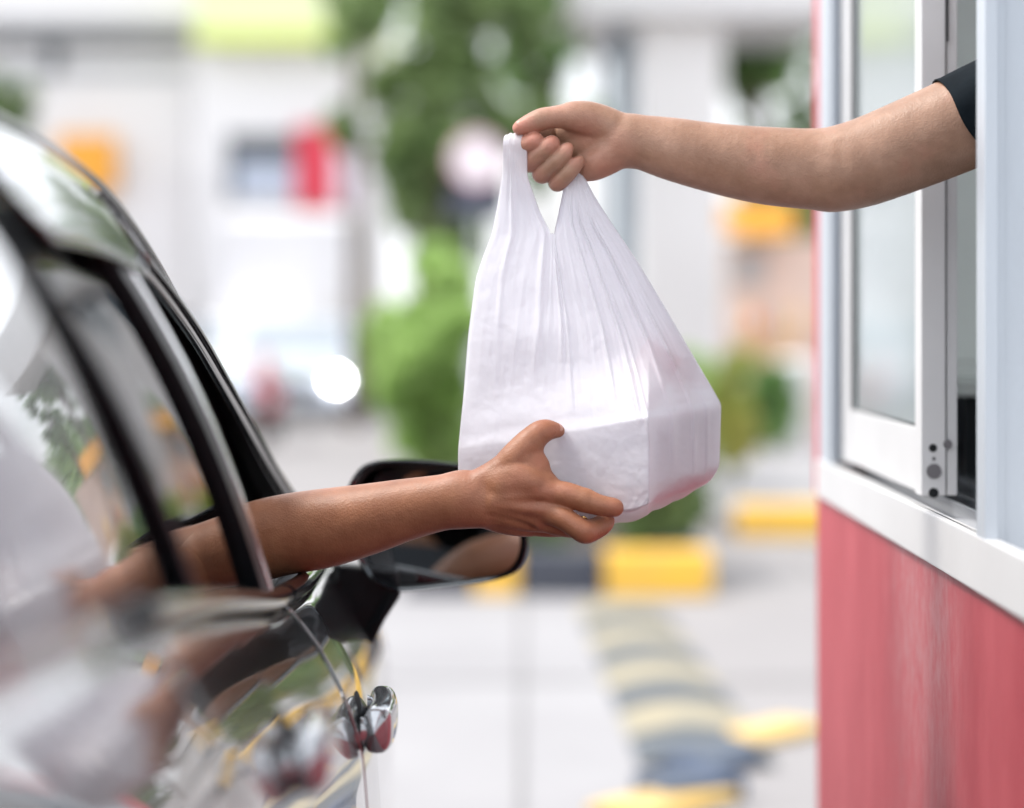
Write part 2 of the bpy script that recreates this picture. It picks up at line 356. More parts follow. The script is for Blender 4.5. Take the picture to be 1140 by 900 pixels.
# kiosk red: chalky streaks of weathered paint under the sill
def redwall():
    m=bpy.data.materials.new('weathered_red_paint'); m.use_nodes=True; nt=m.node_tree; N=nt.nodes; L=nt.links; b=N['Principled BSDF']
    tc=N.new('ShaderNodeTexCoord')
    mp=N.new('ShaderNodeMapping'); mp.inputs['Scale'].default_value=(1,1,.38); L.new(tc.outputs['Object'],mp.inputs[0])
    n=N.new('ShaderNodeTexNoise'); n.inputs['Scale'].default_value=4.5; n.inputs['Detail'].default_value=11; n.inputs['Roughness'].default_value=.68; L.new(mp.outputs[0],n.inputs[0])
    r=N.new('ShaderNodeValToRGB'); r.color_ramp.elements[0].position=.33; r.color_ramp.elements[1].position=.70
    r.color_ramp.elements[0].color=(.35,.022,.038,1); r.color_ramp.elements[1].color=(.53,.085,.105,1); L.new(n.outputs[0],r.inputs[0])
    # chalk: strongest in a band of y near 2.75..3.0 and below the sill
    sp=N.new('ShaderNodeSeparateXYZ'); L.new(tc.outputs['Object'],sp.inputs[0])
    def mr(src,a,b_,c,d):
        x=N.new('ShaderNodeMapRange'); x.interpolation_type='SMOOTHSTEP'; L.new(src,x.inputs[0]); x.inputs[1].default_value=a; x.inputs[2].default_value=b_; x.inputs[3].default_value=c; x.inputs[4].default_value=d; return x.outputs[0]
    y1=mr(sp.outputs[1],2.45,2.75,0,1); y2=mr(sp.outputs[1],2.85,3.15,1,0); z1=mr(sp.outputs[2],.70,1.06,.25,1)
    def mul(a,c):
        x=N.new('ShaderNodeMath'); x.operation='MULTIPLY'; L.new(a,x.inputs[0])
        if isinstance(c,float): x.inputs[1].default_value=c
        else: L.new(c,x.inputs[1])
        return x.outputs[0]
    n2=N.new('ShaderNodeTexNoise'); n2.inputs['Scale'].default_value=34; n2.inputs['Detail'].default_value=12; n2.inputs['Roughness'].default_value=.75
    mp2=N.new('ShaderNodeMapping'); mp2.inputs['Scale'].default_value=(1,1,.7); L.new(tc.outputs['Object'],mp2.inputs[0]); L.new(mp2.outputs[0],n2.inputs[0])
    c=mul(mul(mul(y1,y2),z1), mr(n2.outputs[0],.28,.75,0,.6))
    mx=N.new('ShaderNodeMix'); mx.data_type='RGBA'; L.new(c,mx.inputs[0]); L.new(r.outputs[0],mx.inputs[6]); mx.inputs[7].default_value=(.50,.33,.34,1)
    L.new(mx.outputs[2],b.inputs['Base Color']); b.inputs['Roughness'].default_value=.55
    bp=N.new('ShaderNodeBump'); bp.inputs['Strength'].default_value=.25; bp.inputs['Distance'].default_value=.003; L.new(n2.outputs[0],bp.inputs['Height']); L.new(bp.outputs[0],b.inputs['Normal'])
    return m
M['redwall']=redwall()
M['interior']=mat('kiosk_interior',(.80,.84,.81),.7,var=.04)
M['counter']=mat('black_counter',(.006,.009,.012),.35)
# joints are given where they sit: (across, up) in photo-scale millimetres and depth dy in mm about the focus plane
def J(px,py,dy): return at(px,py,FOC+dy/1000.0)
def c(px,py,dy,r): return (J(px,py,dy), r/1000.0)
def flush_attr(o, spots):
    me=o.data; n=len(me.vertices); co=np.empty(n*3); me.vertices.foreach_get('co',co); co=co.reshape(-1,3); v=np.zeros(n)
    for p,r,s in spots:
        d=np.linalg.norm(co-np.array(p),axis=1); v=np.maximum(v, s*np.clip(1-d/r,0,1)**.8)
    a=me.attributes.new('flush','FLOAT','POINT'); a.data.foreach_set('value',v.astype(np.float32))
def nail(name, pos, along, normal, w, l, m, parent):
    a=Vector(along).normalized(); nn=Vector(normal); nn=(nn-a*nn.dot(a)).normalized(); s=a.cross(nn)
    vs=[];fs=[]; nu,nv=10,12
    for i in range(nu+1):
        for j in range(nv+1):
            u=-1+2*i/nu; v=-1+2*j/nv
            uu=u*math.sqrt(1-v*v*.35); vv=v*math.sqrt(1-u*u*.35)
            vs.append(Vector(pos)+a*(vv*l/2)+s*(uu*w/2)+nn*(-.0022*uu*uu-.0012*vv*vv))
    for i in range(nu):
        for j in range(nv):
            k=i*(nv+1)+j; fs.append((k,k+1,k+nv+2,k+nv+1))
    o=mesh(name,vs,fs,m,parent,True); solid(o,.0008,1); return o

# ===== worker: upper hand (right hand, palm to the camera) =====
lo=J(552,80,-75); hi=J(1150,250,75)
fw=Field((lo.x-.01,FOC-.085,J(0,262,0).z),(.56,FOC+.085,J(0,78,0).z),.0013)
# forearm + upper arm
arm=[c(695,157,2,28),c(712,158,3,29),c(750,166.5,4,34.5),c(800,177,4,38.5),c(850,184.5,4,42.5),c(895,188,4,44),c(930,189,2,45.5)]
fw.chain(arm,k=.010,sc=(1,.90,1))
up=[c(925,190,2,46.5),c(965,180,-2,48.5),c(1031,154,-10,51),c(1093,128,-20,53),c(1150,108,-28,55)]
fw.chain(up,k=.020,sc=(1,.92,1))
fw.cone(J(935,158,-44),J(940,190,-52),.003,.002,k=.012,carve=True)   # elbow crease
# palm
fw.chain([c(697,157,2,27),c(684,158,4,28)],k=.010,sc=(1,.8,1))
fw.chain([c(686,155,6,25),c(650,160,20,20),c(632,165,30,12)],k=.012)
fw.chain([c(684,146,2,22),c(662,134,-2,18.5),c(640,128,-6,13.5)],k=.012)      # thenar
fw.chain([c(684,168,2,22),c(664,182,2,17.5),c(650,188,10,14)],k=.012)        # heel of the little-finger side
fw.chain([c(684,146,10,18),c(640,134,28,11.5)],k=.010)
fw.chain([c(660,150,16,19),c(628,150,34,13)],k=.010)
fw.chain([c(668,146,8,19),c(642,146,14,14),c(630,146,20,12)],k=.010)
fw.chain([c(660,170,16,16),c(640,178,32,11)],k=.010)
fw.cone(J(668,158,-24),J(640,170,-10),.0055,.006,k=.010,carve=True)  # hollow of the palm
# creases
fw.cone(J(692,146,-28),J(690,178,-25),.0010,.0010,k=.004,carve=True)
fw.cone(J(632,150,-14),J(662,163,-22),.0014,.0010,k=.004,carve=True)
# thumb
th=fw.like(); th.chain([c(652,132,-4,16),c(634,130,-8,13.6),c(614,131,-11,11),c(602,133.5,-12,11.2),c(589,138.5,-13,9.6),c(577,143,-13,6.6)],k=.006)
fw.merge(th,.008)
def finger(F_, pts, km, k=.004):
    g=F_.like(); g.chain(pts,k=k); F_.merge(g,km)
finger(fw,[c(634,140,32,11),c(608,145,26,10.6),c(582,156,12,10),c(577,161,2,9.4),c(585,161,-9,9),c(594,157.5,-15,8.4),c(597,157,-15,8)],.0008)
finger(fw,[c(632,154,38,11),c(606,169,30,10.8),c(590,180,12,10.6),c(592,179,0,10.4),c(602,171,-12,9.8),c(611,163,-17,8.8),c(615,159.5,-16,8)],.0007)
finger(fw,[c(636,168,36,10.5),c(616,184,28,10.4),c(604,193,10,10.2),c(606,192,-1,10),c(618,181,-14,9.4),c(629,171,-17,8.4),c(633,167,-16,7.6)],.0007)
finger(fw,[c(646,178,32,9.5),c(632,195,22,9.4),c(621,203,8,9.2),c(623,202,-3,9),c(633,192,-13,8.6),c(641,182,-15,7.6),c(643,179,-14,7)],.0007)
fw.cone(J(650,152,-20),J(640,172,-16),.0035,.003,k=.008,carve=True); fw.cone(J(662,170,-22),J(652,192,-12),.0013,.001,k=.005,carve=True)
worker=fw.mesh('person',M['skin_light'],relax=1)
nail('fingernail',J(582,141,-13)+Vector((-.30,-.62,.72)).normalized()*.0090,J(577,142,-12)-J(596,134,-11),Vector((-.30,-.62,.72)),.0105,.012,M['nail'],worker)
# coarse body inside the kiosk, in the same mesh
def body(F_, sh, hand=1, pelvis=None):
    pass
SH=Vector((.640,2.655,1.640)); WX,WY=.70,2.86     # right shoulder; spine column behind the counter
bw=Field((.42,2.30,.15),(1.16,3.36,2.12),.011)
WF=Vector((-1,0,0))
ND=np.array
bw.F[:]=.2
kk=dict(margin=.16)
bw.cone((J(1085,131,-18)),SH,.047,.060,k=.03,**kk)
bw.cone(SH,(.72,2.86,1.62),.062,.085,k=.05,**kk)
bw.cone((.72,2.86,1.62),(.70,3.07,1.62),.085,.062,k=.05,**kk)
bw.cone((.72,2.86,1.55),(.73,2.86,1.22),.125,.105,k=.06,sc=(.85,1.25,1),**kk)
bw.cone((.73,2.86,1.22),(.75,2.86,1.06),.105,.135,k=.06,sc=(.85,1.2,1),**kk)
bw.cone((.70,3.07,1.60),(.66,3.13,1.33),.050,.040,k=.03,**kk)
bw.cone((.66,3.13,1.33),(.66,3.02,1.20),.038,.026,k=.02,**kk)
bw.cone((.66,3.02,1.20),(.645,2.97,1.19),.028,.020,k=.02,**kk)
for i in range(4): bw.cone((.645,2.97,1.21-.018*i),(.635,2.91,1.215-.020*i),.011,.008,k=.006,**kk)
for s_ in (-1,1):
    bw.cone((.75,2.86+s_*.085,1.03),(.76,2.86+s_*.10,.62),.085,.058,k=.03,**kk)
    bw.cone((.76,2.86+s_*.10,.62),(.78,2.86+s_*.10,.27),.056,.036,k=.03,**kk)
    bw.cone((.79,2.86+s_*.10,.235),(.66,2.86+s_*.11,.225),.036,.026,k=.02,**kk)
bw.cone((.72,2.86,1.62),(.70,2.86,1.72),.052,.050,k=.03,**kk)
bw.cone((.685,2.86,1.86),(.665,2.86,1.80),.082,.062,k=.03,sc=(1.12,.92,1.2),**kk)
bw.cone((.60,2.86,1.80),(.585,2.86,1.79),.014,.011,k=.015,**kk)
for s_ in (-1,1): bw.cone((.69,2.86+s_*.076,1.83),(.69,2.86+s_*.080,1.80),.014,.010,k=.008,**kk)
wb=bw.mesh('body_coarse',M['skin_light'],relax=2); n_f=len(worker.data.vertices); join_mesh(worker,wb)
flush_attr(worker,[(J(577,142,-18),.022,.9),(J(593,155,-20),.016,1.0),(J(614,158,-22),.016,.9),(J(632,165,-20),.014,.75),(J(592,178,-2),.016,.55),(J(604,192,-2),.016,.6),(J(621,203,-4),.016,.6),(J(641,180,-18),.012,.7),(J(650,148,-15),.030,.45),(J(668,185,-12),.035,.45),(J(685,165,-25),.03,.3),(J(622,122,-10),.03,.35)])
tag(worker,'serving person in dark short sleeves reaching out of the kiosk window, holding the bag handles','person')
def garment(name, cones, lo_, hi_, cuts, m, parent, h=.012, th=0.004):
    g=Field(lo_,hi_,h); g.F[:]=.2
    for a in cones: g.cone(*a[:4],k=a[4],sc=a[5] if len(a)>5 else None,margin=.16)
    X,Y,Z=g.grid(np.zeros(3,int),g.n)
    for (p,n_) in cuts:
        n_=np.array(Vector(n_).normalized()); p=np.array(p)
        g.F=np.maximum(g.F, ((X-p[0])*n_[0]+(Y-p[1])*n_[1]+(Z-p[2])*n_[2]).astype(np.float32))
    return g.mesh(name,m,parent,relax=2)
shirt=garment('t_shirt',[(SH,(.72,2.86,1.62),.072,.095,.05),((.72,2.86,1.62),(.70,3.07,1.62),.095,.075,.05),((.72,2.86,1.55),(.73,2.86,1.22),.138,.118,.06,(.85,1.25,1)),
   ((.73,2.86,1.22),(.75,2.86,1.04),.118,.150,.06,(.85,1.2,1)),((.70,3.07,1.60),(.67,3.12,1.42),.064,.056,.03)],(.42,2.45,.85),(1.06,3.3,1.80),[((0,0,.98),(0,0,-1)),((0,0,1.685),(0,0,1))],M['cloth_navy'],worker)
# short sleeve with an open hem round the upper arm
sb=MB(); ax0=J(1074,137,-16); axd=(J(1150,108,-28)-ax0).normalized()
hemn=Vector((.80,.05,-.60)).normalized()
rings=[]; NS=48
e1=Vector((0,1,0)); e1=(e1-axd*e1.dot(axd)).normalized(); e2=axd.cross(e1)
if e2.z<0: e2=-e2
vs=[];fs=[]
for i in range(26):
    t=i/25
    for k in range(NS):
        an=2*PI*k/NS; r=.0570+.012*t + .0016*math.sin(an*3+t*5)+.0012*math.sin(an*7+1+t*9)*(1-t*.5)+ (.0012 if i in (0,) else 0)
        q=ax0+e1*math.cos(an)*r*.95+e2*math.sin(an)*r
        q=q+axd*(t*.175 + (-.014*math.sin(an)*(1-t)+.004*math.sin(an*3+1)*(1-t)))   # hem slants: top reaches further down the arm
        vs.append(q)
for i in range(25):
    for k in range(NS): fs.append((i*NS+k,i*NS+(k+1)%NS,(i+1)*NS+(k+1)%NS,(i+1)*NS+k))
slv=mesh('sleeve_tmp',vs,fs,M['cloth_navy']); 
bm=bmesh.new(); bm.from_mesh(slv.data); r=bmesh.ops.solidify(bm,geom=bm.faces[:],thickness=.0018); bmesh.ops.recalc_face_normals(bm,faces=bm.faces); bm.to_mesh(slv.data); bm.free()
join_mesh(shirt,slv)
garment('trousers',[((.74,2.86,1.07),(.75,2.86,1.0),.145,.14,.05,(.85,1.2,1))]+[((.75,2.86+s_*.085,1.03),(.76,2.86+s_*.10,.62),.095,.07,.04) for s_ in (-1,1)]+[((.76,2.86+s_*.10,.62),(.78,2.86+s_*.10,.27),.068,.055,.04) for s_ in (-1,1)],(.5,2.6,.2),(1.0,3.12,1.2),[((0,0,1.10),(0,0,1)),((0,0,.27),(0,0,-1))],M['cloth_grey'],worker)
garment('hair',[((.70,2.86,1.90),(.715,2.86,1.82),.090,.075,.03,(1.1,.95,1.1)),((.75,2.86,1.84),(.80,2.86,1.78),.05,.03,.03)],(.5,2.7,1.65),(.92,3.02,2.08),[((.655,2.86,1.86),(-.85,0,-.5))],M['hair'],worker)
for s_ in (-1,1): one('eye','ell',M['hole'],worker,True,c=(.603,2.86+s_*.030,1.835),r=(.010,.012,.008))
one('mouth','ell',M['redpaper'],worker,True,c=(.601,2.86,1.762),r=(.006,.022,.005))

# ===== driver: lower arm (right hand, back of the hand to the camera) =====
def K(px,py,dy): return J(px,py,dy)
fd=Field((J(150,0,0).x,FOC-.165,J(0,700,0).z),(J(712,0,0).x+.004,FOC+.085,J(0,450,0).z),.0013)
fd.chain([c(214,652,12,36),c(236,630,6,40),c(268,609.5,-2,43.5),c(310,597,-14,44),c(360,588.5,-32,43),c(410,578,-50,38),c(450,568,-62,33),c(490,560,-74,29.5),c(522,555,-80,28.5)],k=.014,sc=(1,.88,1))

# forearm hollow between the muscles
fd.cone(K(300,622,-66),K(440,600,-98),.002,.0015,k=.012,carve=True)
# carpus and metacarpals: the back of the hand
fd.chain([c(516,556,-80,28),c(540,560,-86,27)],k=.012,sc=(1,.72,1))
fd.chain([c(535,548,-84,19),c(575,545,-88,15.5),c(611,551,-92,12.8)],k=.014)
fd.chain([c(535,560,-84,20),c(575,561,-90,15),c(608,569,-92,12.6)],k=.013)
fd.chain([c(535,567,-82,18),c(570,574,-84,14.5),c(600,580,-82,12)],k=.013)
fd.chain([c(535,568,-80,17),c(562,580,-76,14),c(588,586,-70,11.5)],k=.013)
fd.chain([c(570,560,-76,18),c(595,562,-76,15)],k=.014)
# thumb web and thumb
fd.chain([c(530,546,-82,20),c(553,529,-84,16.5),c(578,506,-86,13.4),c(590,492,-86,11.8)],k=.014)
fd.chain([c(552,538,-86,19),c(578,530,-90,17),c(604,543,-93,15)],k=.010)
fd.chain([c(585,512,-86,14),c(599,530,-89,13),c(612,544,-93,13)],k=.012)
fd.chain([c(594,500,-84,7),c(603,516,-88,6.5)],k=.012)
fd.chain([c(560,545,-94,12),c(590,540,-97,11)],k=.014)
g=fd.like(); g.chain([c(572,511,-84,15.5),c(587,494.5,-82,13.6),c(600,483,-80,12.6),c(609,479,-77,10.2),c(617,479.2,-74,7.4),c(623,480.2,-72,5.2)],k=.005); fd.merge(g,.006)
# knuckles, tendons
for a_ in (c(612,549,-101,5.0),c(609,568,-101,4.6),c(601,582,-90,4)): fd.cone(a_[0],a_[0]+Vector((.002,0,0)),a_[1],a_[1],k=.012)
for p_,q_ in (((548,556,-103),(606,550,-104)),((548,563,-103),(604,568,-104)),((548,569,-99),(596,581,-95))): fd.cone(K(*p_),K(*q_),.0032,.0026,k=.008)
# fingers
finger(fd,[c(606,548,-92,13.4),c(630,551,-99,13.0),c(649,556.5,-103,11.6),c(652,557.5,-103,11.6),c(667,562.5,-107,10.2),c(681,565,-108,9.2),c(685,565.5,-108,8.2)],.0028,.006)
finger(fd,[c(606,568,-92,12.4),c(628,578,-104,11.4),c(648,591,-107,11.6),c(655,592,-102,11.2),c(668,586,-88,10.4),c(675,580,-74,9)],.0028,.005)
finger(fd,[c(600,579,-82,11),c(624,586,-86,10.2),c(646,588,-80,9.8),c(662,583,-66,9),c(668,578,-54,8)],.0025)
finger(fd,[c(590,585,-70,10.5),c(612,588,-68,9.2),c(634,587,-60,8.8),c(646,582,-50,7.8)],.0025)
for k_ in range(4):     # skin folds over the knuckles and along the hand's edge
    fd.cone(K(545+k_*10,575+k_*2.5,-106+k_),K(582+k_*5,584+k_*2.6,-102+k_*3),.0005,.0005,k=.006,carve=True)
# crease between index and middle; knuckle folds
fd.cone(K(622,562,-112),K(640,570,-116),.0016,.0018,k=.003,carve=True)
driver=fd.mesh('person',M['skin_tan'],relax=2)
nail('fingernail',K(618.5,479.3,-73.5)+Vector((.42,-.62,.66)).normalized()*.0084,K(626,482,-70)-K(612,477,-76),Vector((.42,-.62,.66)),.0115,.0125,M['nail'],driver)
rg=MB(); cA=K(664,587,-92)
rg_o=None
# ring on the middle finger
ringv=[];ringf=[]
axr=(K(662,583,-66)-K(646,588,-80)).normalized(); b1=axr.cross(Vector((0,0,1))).normalized(); b2=axr.cross(b1)
pts=[K(650,586.5,-79)+b1*math.cos(2*PI*i/32)*.0106+b2*math.sin(2*PI*i/32)*.0106 for i in range(33)]
rg.tube(pts,.0013,8,cap=False); rg.build('finger_ring',M['gold'],driver,True)
# driver's body on the seat
bd=Field((-1.02,1.85,.24),(-.20,3.75,1.50),.012); bd.F[:]=.2
DX,DY=-.70,2.42
dsh=Vector((-.545,2.47,1.06))
bd.cone(K(222,645,10),dsh,.038,.056,k=.03,**kk)
bd.cone(dsh,(DX,DY,1.12),.058,.085,k=.05,**kk); bd.cone((DX,DY,1.12),(-.86,2.45,1.10),.085,.058,k=.05,**kk)
bd.cone((DX,DY,1.05),(DX,DY+.02,.72),.13,.12,k=.06,sc=(1.25,.85,1),**kk)
bd.cone((DX,DY+.02,.72),(DX,DY+.08,.60),.125,.135,k=.06,sc=(1.2,.9,1),**kk)
bd.cone((-.86,2.45,1.08),(-.88,2.70,.93),.050,.040,k=.03,**kk); bd.cone((-.88,2.70,.93),(-.80,2.93,1.0),.038,.027,k=.02,**kk)
bd.cone((-.80,2.93,1.0),(-.78,2.99,1.02),.027,.024,k=.02,**kk)
for s_ in (-1,1):
    bd.cone((DX+s_*.09,DY+.10,.62),(DX+s_*.13,DY+.52,.66),.085,.060,k=.03,**kk)
    bd.cone((DX+s_*.13,DY+.52,.66),(DX+s_*.12,DY+.80,.36),.056,.038,k=.03,**kk)
    bd.cone((DX+s_*.12,DY+.80,.33),(DX+s_*.12,DY+.97,.34),.036,.026,k=.02,**kk)
bd.cone((DX,DY,1.12),(DX,DY+.02,1.22),.052,.050,k=.03,**kk)
bd.cone((DX,DY+.03,1.33),(DX,DY+.05,1.28),.076,.060,k=.03,sc=(.92,1.12,1.15),**kk)
bd.cone((DX,DY+.125,1.285),(DX,DY+.14,1.275),.013,.010,k=.015,**kk)
db=bd.mesh('body_coarse',M['skin_tan'],relax=2); join_mesh(driver,db)
flush_attr(driver,[(K(622,478,-90),.016,.6),(K(612,551,-105),.014,.35),(K(686,565,-120),.016,.5),(K(654,595,-110),.018,.35),(K(602,512,-95),.014,.5),(K(604,470,-90),.016,.3)])
tag(driver,'driver with tanned bare forearm stretched out of the car window, supporting the box from below','person')
garment('shirt',[(dsh,(DX,DY,1.12),.068,.095,.05),((DX,DY,1.12),(-.86,2.45,1.10),.095,.070,.05),((DX,DY,1.05),(DX,DY+.02,.72),.143,.133,.06,(1.25,.85,1)),((DX,DY+.02,.72),(DX,DY+.08,.60),.138,.148,.06,(1.2,.9,1)),((-.86,2.45,1.08),(-.87,2.60,.99),.062,.055,.03)],(-1.02,2.0,.5),(-.35,2.8,1.32),[((0,0,.56),(0,0,-1)),((0,0,1.185),(0,0,1))],M['cloth_grey'],driver)
garment('hair',[((DX,DY+.0,1.35),(DX,DY-.03,1.28),.085,.07,.03,(.95,1.1,1.05))],(-.85,2.2,1.12),(-.55,2.7,1.49),[((DX,DY+.045,1.33),(0,.9,-.35))],M['hair'],driver)
# ---------- the plastic bag: front and back sheet, gathered into two handles ----------
def cv(pts, w=.03): 
    t=[p[0] for p in pts]; return curve(t,[p[1] for p in pts],w), curve(t,[p[2] for p in pts],w)
V1,V2,V3=.22,.74,.93   # v of the handle notch, of the box's upper edge, of its lower edge
Lx,Ly=cv([(0,560,161),(.08,560,190),(.15,553,232),(V1,547,262),(.27,536,290),(.31,529,312),(.45,521,375),(.6,516,440),(V2,510,500),(V3,510,560),(1,516,573)])
Ax,Ay=cv([(0,587,161),(.08,587,196),(.15,601,236),(V1,613,259),(.45,606,360),(V2,588,489),(V3,592,560),(1,598,577)],.02)
Bx,By=cv([(0,630,196),(.08,625,222),(.15,620,246),(V1,617,259),(.45,634,360),(V2,640,480),(V3,644,555),(1,650,580)],.02)
Rx,Ry=cv([(0,650,196),(.08,664,222),(.15,682,250),(V1,711,293),(.33,741,343),(.45,767,388),(.58,787,422),(V2,803,450),(V3,801,520),(.97,790,538),(1,770,548)])
NL,NC,NR,NV=44,22,110,230
us=[]; 
for i in range(NL+1): us.append((0,i/NL))
for i in range(1,NC+1): us.append((1,i/NC))
for i in range(1,NR+1): us.append((2,i/NR))
NU=len(us)
def sst(a,b,x): t=min(1,max(0,(x-a)/(b-a))); return t*t*(3-2*t)
def fold(u,v,seed,front):
    """folds fan from the handles: ridges constant in u, deeper near the top"""
    s=seed; z=0
    for fr,am in ((5,1.0),(9,1.0),(17,.6),(31,.22)):
        ph=6*mnoise.noise(Vector((fr*1.3+s,v*1.6,3.3)))
        a=math.sin(u*fr*2*PI+ph); z+=am*(1-abs(a)**.6*1.3)
    return z
CR_F=((16,1.5,2.5,.05,.5),(40,1.6,3,.1,.62),(58,1.1,2.5,.2,.60),(63,1.1,2.5,.2,.72),(96,1.4,3,.05,.7),(112,2.0,4,.05,.78),(118,1.1,3,.3,.80),(137,2.4,4.5,.1,.92),(153,1.6,4,.3,.98),(163,1.4,3,.6,1.0))
def build_sheet(front):
    sg=-1 if front else 1; out=[]
    for j in range(NV+1):
        v=j/NV; row=[]
        xL,xR=float(Lx(v)),float(Rx(v)); xA,xB=float(Ax(v)),float(Bx(v))
        b=sst(.46,.66,v)
        for i,(part,f) in enumerate(us):
            if part==0: x=xL+(xA-xL)*f; y=Ly(v)+(Ay(v)-Ly(v))*f
            elif part==1: x=xA+(xB-xA)*f; y=Ay(v)+(By(v)-Ay(v))*f
            else: x=xB+(xR-xB)*f; y=By(v)+(Ry(v)-By(v))*f
            y=float(y)
            s=(x-xL)/max(1,(xR-xL))
            # box footprint (mm about the focus plane)
            cx=722 if front else 592; cy=-110 if front else 150
            tri = np.interp(x,[xL,cx,xR],[-18,cy,50])
            tri=16+(tri-16)*(1-max(0,V2-v)*1.9)
            # ball-gown shape above the box
            dep=np.interp(v,[0,.1,V1,.4,.6,V2,1],[7,8,12,34,62,95,80])
            ctr=np.interp(v,[0,V1,V2,1],[-6,-4,16,16]); 
            if part==0 or v>=V1 or part==1: pass
            ell=ctr+sg*dep*math.sqrt(max(0,1-(2*s-1)**2))
            if v<V1:    # handles: each a gathered ribbon of its own
                sl=f if part!=1 else .5
                e=sg*(np.interp(v,[0,.05,.13,V1],[15,14,8,9]) if part==0 else np.interp(v,[0,V1],[5,9]))*(math.sqrt(max(0,1-(2*sl-1)**2)) if part!=0 or v>.13 else np.interp(v,[0,.13],[1,math.sqrt(max(0,1-(2*sl-1)**2))]))
                q=np.interp(v,[0,.12,V1],[0,.2,1]); base=-3*(1-v/V1) if part==0 else np.interp(v,[0,V1],[-2,-4])
                ell=q*ell+(1-q)*(base+e)
            Y=ell*(1-b)+tri*b
            edge=min(1,s/.04,(1-s)/.04)
            # folds
            am=np.interp(v,[0,.1,V1,.35,.55,V2-.03,V2,V3,1],[2.2,2.2,2.4,2.6,2.2,1.4,.5,.5,1.2])
            U=(i/NU)
            Y+= -am*.20*fold(U,v,0 if front else 9,front)*(edge if v>V1 else 1)
            for i0,wd_,A_,v0,v1_ in (CR_F if front else ()):
                q_=i0+(v-.3)*6; Y-= A_*math.exp(-((i-q_)/wd_)**2)*sst(v0,v0+.1,v)*(1-sst(v1_-.1,v1_,v))
            # crumple
            cr=mnoise.fractal(Vector((x*.022,y*.022,5 if front else 40)),.8,2.1,4)
            ca=np.interp(v,[0,V1,.6,V2,V3,1],[.4,.9,1.3,1.2,1.3,3.5])
            Y+=ca*cr*edge
            wob=mnoise.noise(Vector((x*.05,y*.05,9)))
            y+=np.interp(v,[V2-.1,V2,V3,1],[0,.9,1.6,3])*wob
            # crisp ledge where film leaves the box top
            if front: Y+= 1.2*math.exp(-((v-V2+.03)/.02)**2)*edge*b
            row.append(J(x,y,float(Y)))
        out.append(row)
    # the floor of the bag: rows gather to a seam below the box
    return out
fr=build_sheet(True); bk=build_sheet(False)
vs=[];fs=[]; idx={}
def vid(side,j,i,p):
    k=(side,j,i)
    if i in (0,NU-1): k=('e',j,i)
    if k not in idx: idx[k]=len(vs); vs.append(p)
    return idx[k]
for side,S in (('f',fr),('b',bk)):
    for j in range(NV):
        for i in range(NU-1):
            if (j+.5)/NV<V1 and us[i+1][0]==1: continue
            q=[vid(side,a,b_,S[a][b_]) for a,b_ in ((j,i),(j+1,i),(j+1,i+1),(j,i+1))]
            if side=='b': q=q[::-1]
            fs.append(q)
# inner edges of the handles closed front to back
for i in (NL, NL+NC):
    for j in range(int(NV*V1)):
        fs.append([vid('f',j,i,0),vid('f',j+1,i,0),vid('b',j+1,i,0),vid('b',j,i,0)])
# floor rows
fl=8; prev=[vid('f',NV,i,0) for i in range(NU)]; prevb=[vid('b',NV,i,0) for i in range(NU)]
for k in range(1,fl+1):
    t=k/fl; A=[];B=[]
    for i in range(NU):
        ed=min(1,i/25,(NU-1-i)/45); p=fr[NV][i]; q=bk[NV][i]; mid=(p+q)/2; nz=.004*mnoise.noise(p*30)
        a=p.lerp(mid,t)-Vector((0,0,(.013*math.sin(t*PI/2)+nz)*ed)); b_=q.lerp(mid,t)-Vector((0,0,(.013*math.sin(t*PI/2)+nz)*ed))
        vs.append(a); A.append(len(vs)-1)
        if k==fl: B.append(len(vs)-1)
        else: vs.append(b_); B.append(len(vs)-1)
    for i in range(NU-1):
        fs.append([prev[i],A[i],A[i+1],prev[i+1]]); fs.append([prevb[i],prevb[i+1],B[i+1],B[i]])
    prev,prevb=A,B
# the left handle runs over the index finger, the right one up into the fist
prevr=None
for a in range(13):
    th=PI*a/12; row=[]
    for i in range(NL+1):
        pf,pb=fr[0][i],bk[0][i]; mid=(pf+pb)/2; hf=(pf-pb)/2
        p=mid+hf*math.cos(th)+Vector(((.0012*math.sin(th)*(1-2*i/NL)),0,-.004*abs(1-2*i/NL)**3*math.sin(th)+(.0125+.0005*math.sin(i*.6)+.0002*math.sin(i*1.9))*math.sin(th)**.8+.0002))
        vs.append(p); row.append(len(vs)-1)
    if a==0: row=[vid('f',0,i,0) for i in range(NL+1)]
    if a==12: row=[vid('b',0,i,0) for i in range(NL+1)]
    if prevr:
        for i in range(NL): fs.append([row[i],prevr[i],prevr[i+1],row[i+1]])
    prevr=row
for S in (fr,bk):
    prevr=None
    for a in range(7):
        t=a/6; row=[] if a else [vid('f' if S is fr else 'b',0,i,0) for i in range(NL+NC,NU)]
        for i in (range(NL+NC,NU) if a else ()):
            p=S[0][i]; k_=(i-NL-NC)/(NU-1-NL-NC); q=J(627+18*k_,184,4+4*math.sin(k_*9)); vs.append(p.lerp(q,t)+Vector((0,0,.0002))); row.append(len(vs)-1)
        if prevr:
            for i in range(len(row)-1): fs.append([row[i],prevr[i],prevr[i+1],row[i+1]] if S is fr else [prevr[i],row[i],row[i+1],prevr[i+1]])
        prevr=row
bag=mesh('shopping_bag',vs,fs,M['film'],None,True)
tag(bag,'white translucent plastic carrier bag with gathered handles passed between the two hands','plastic bag')
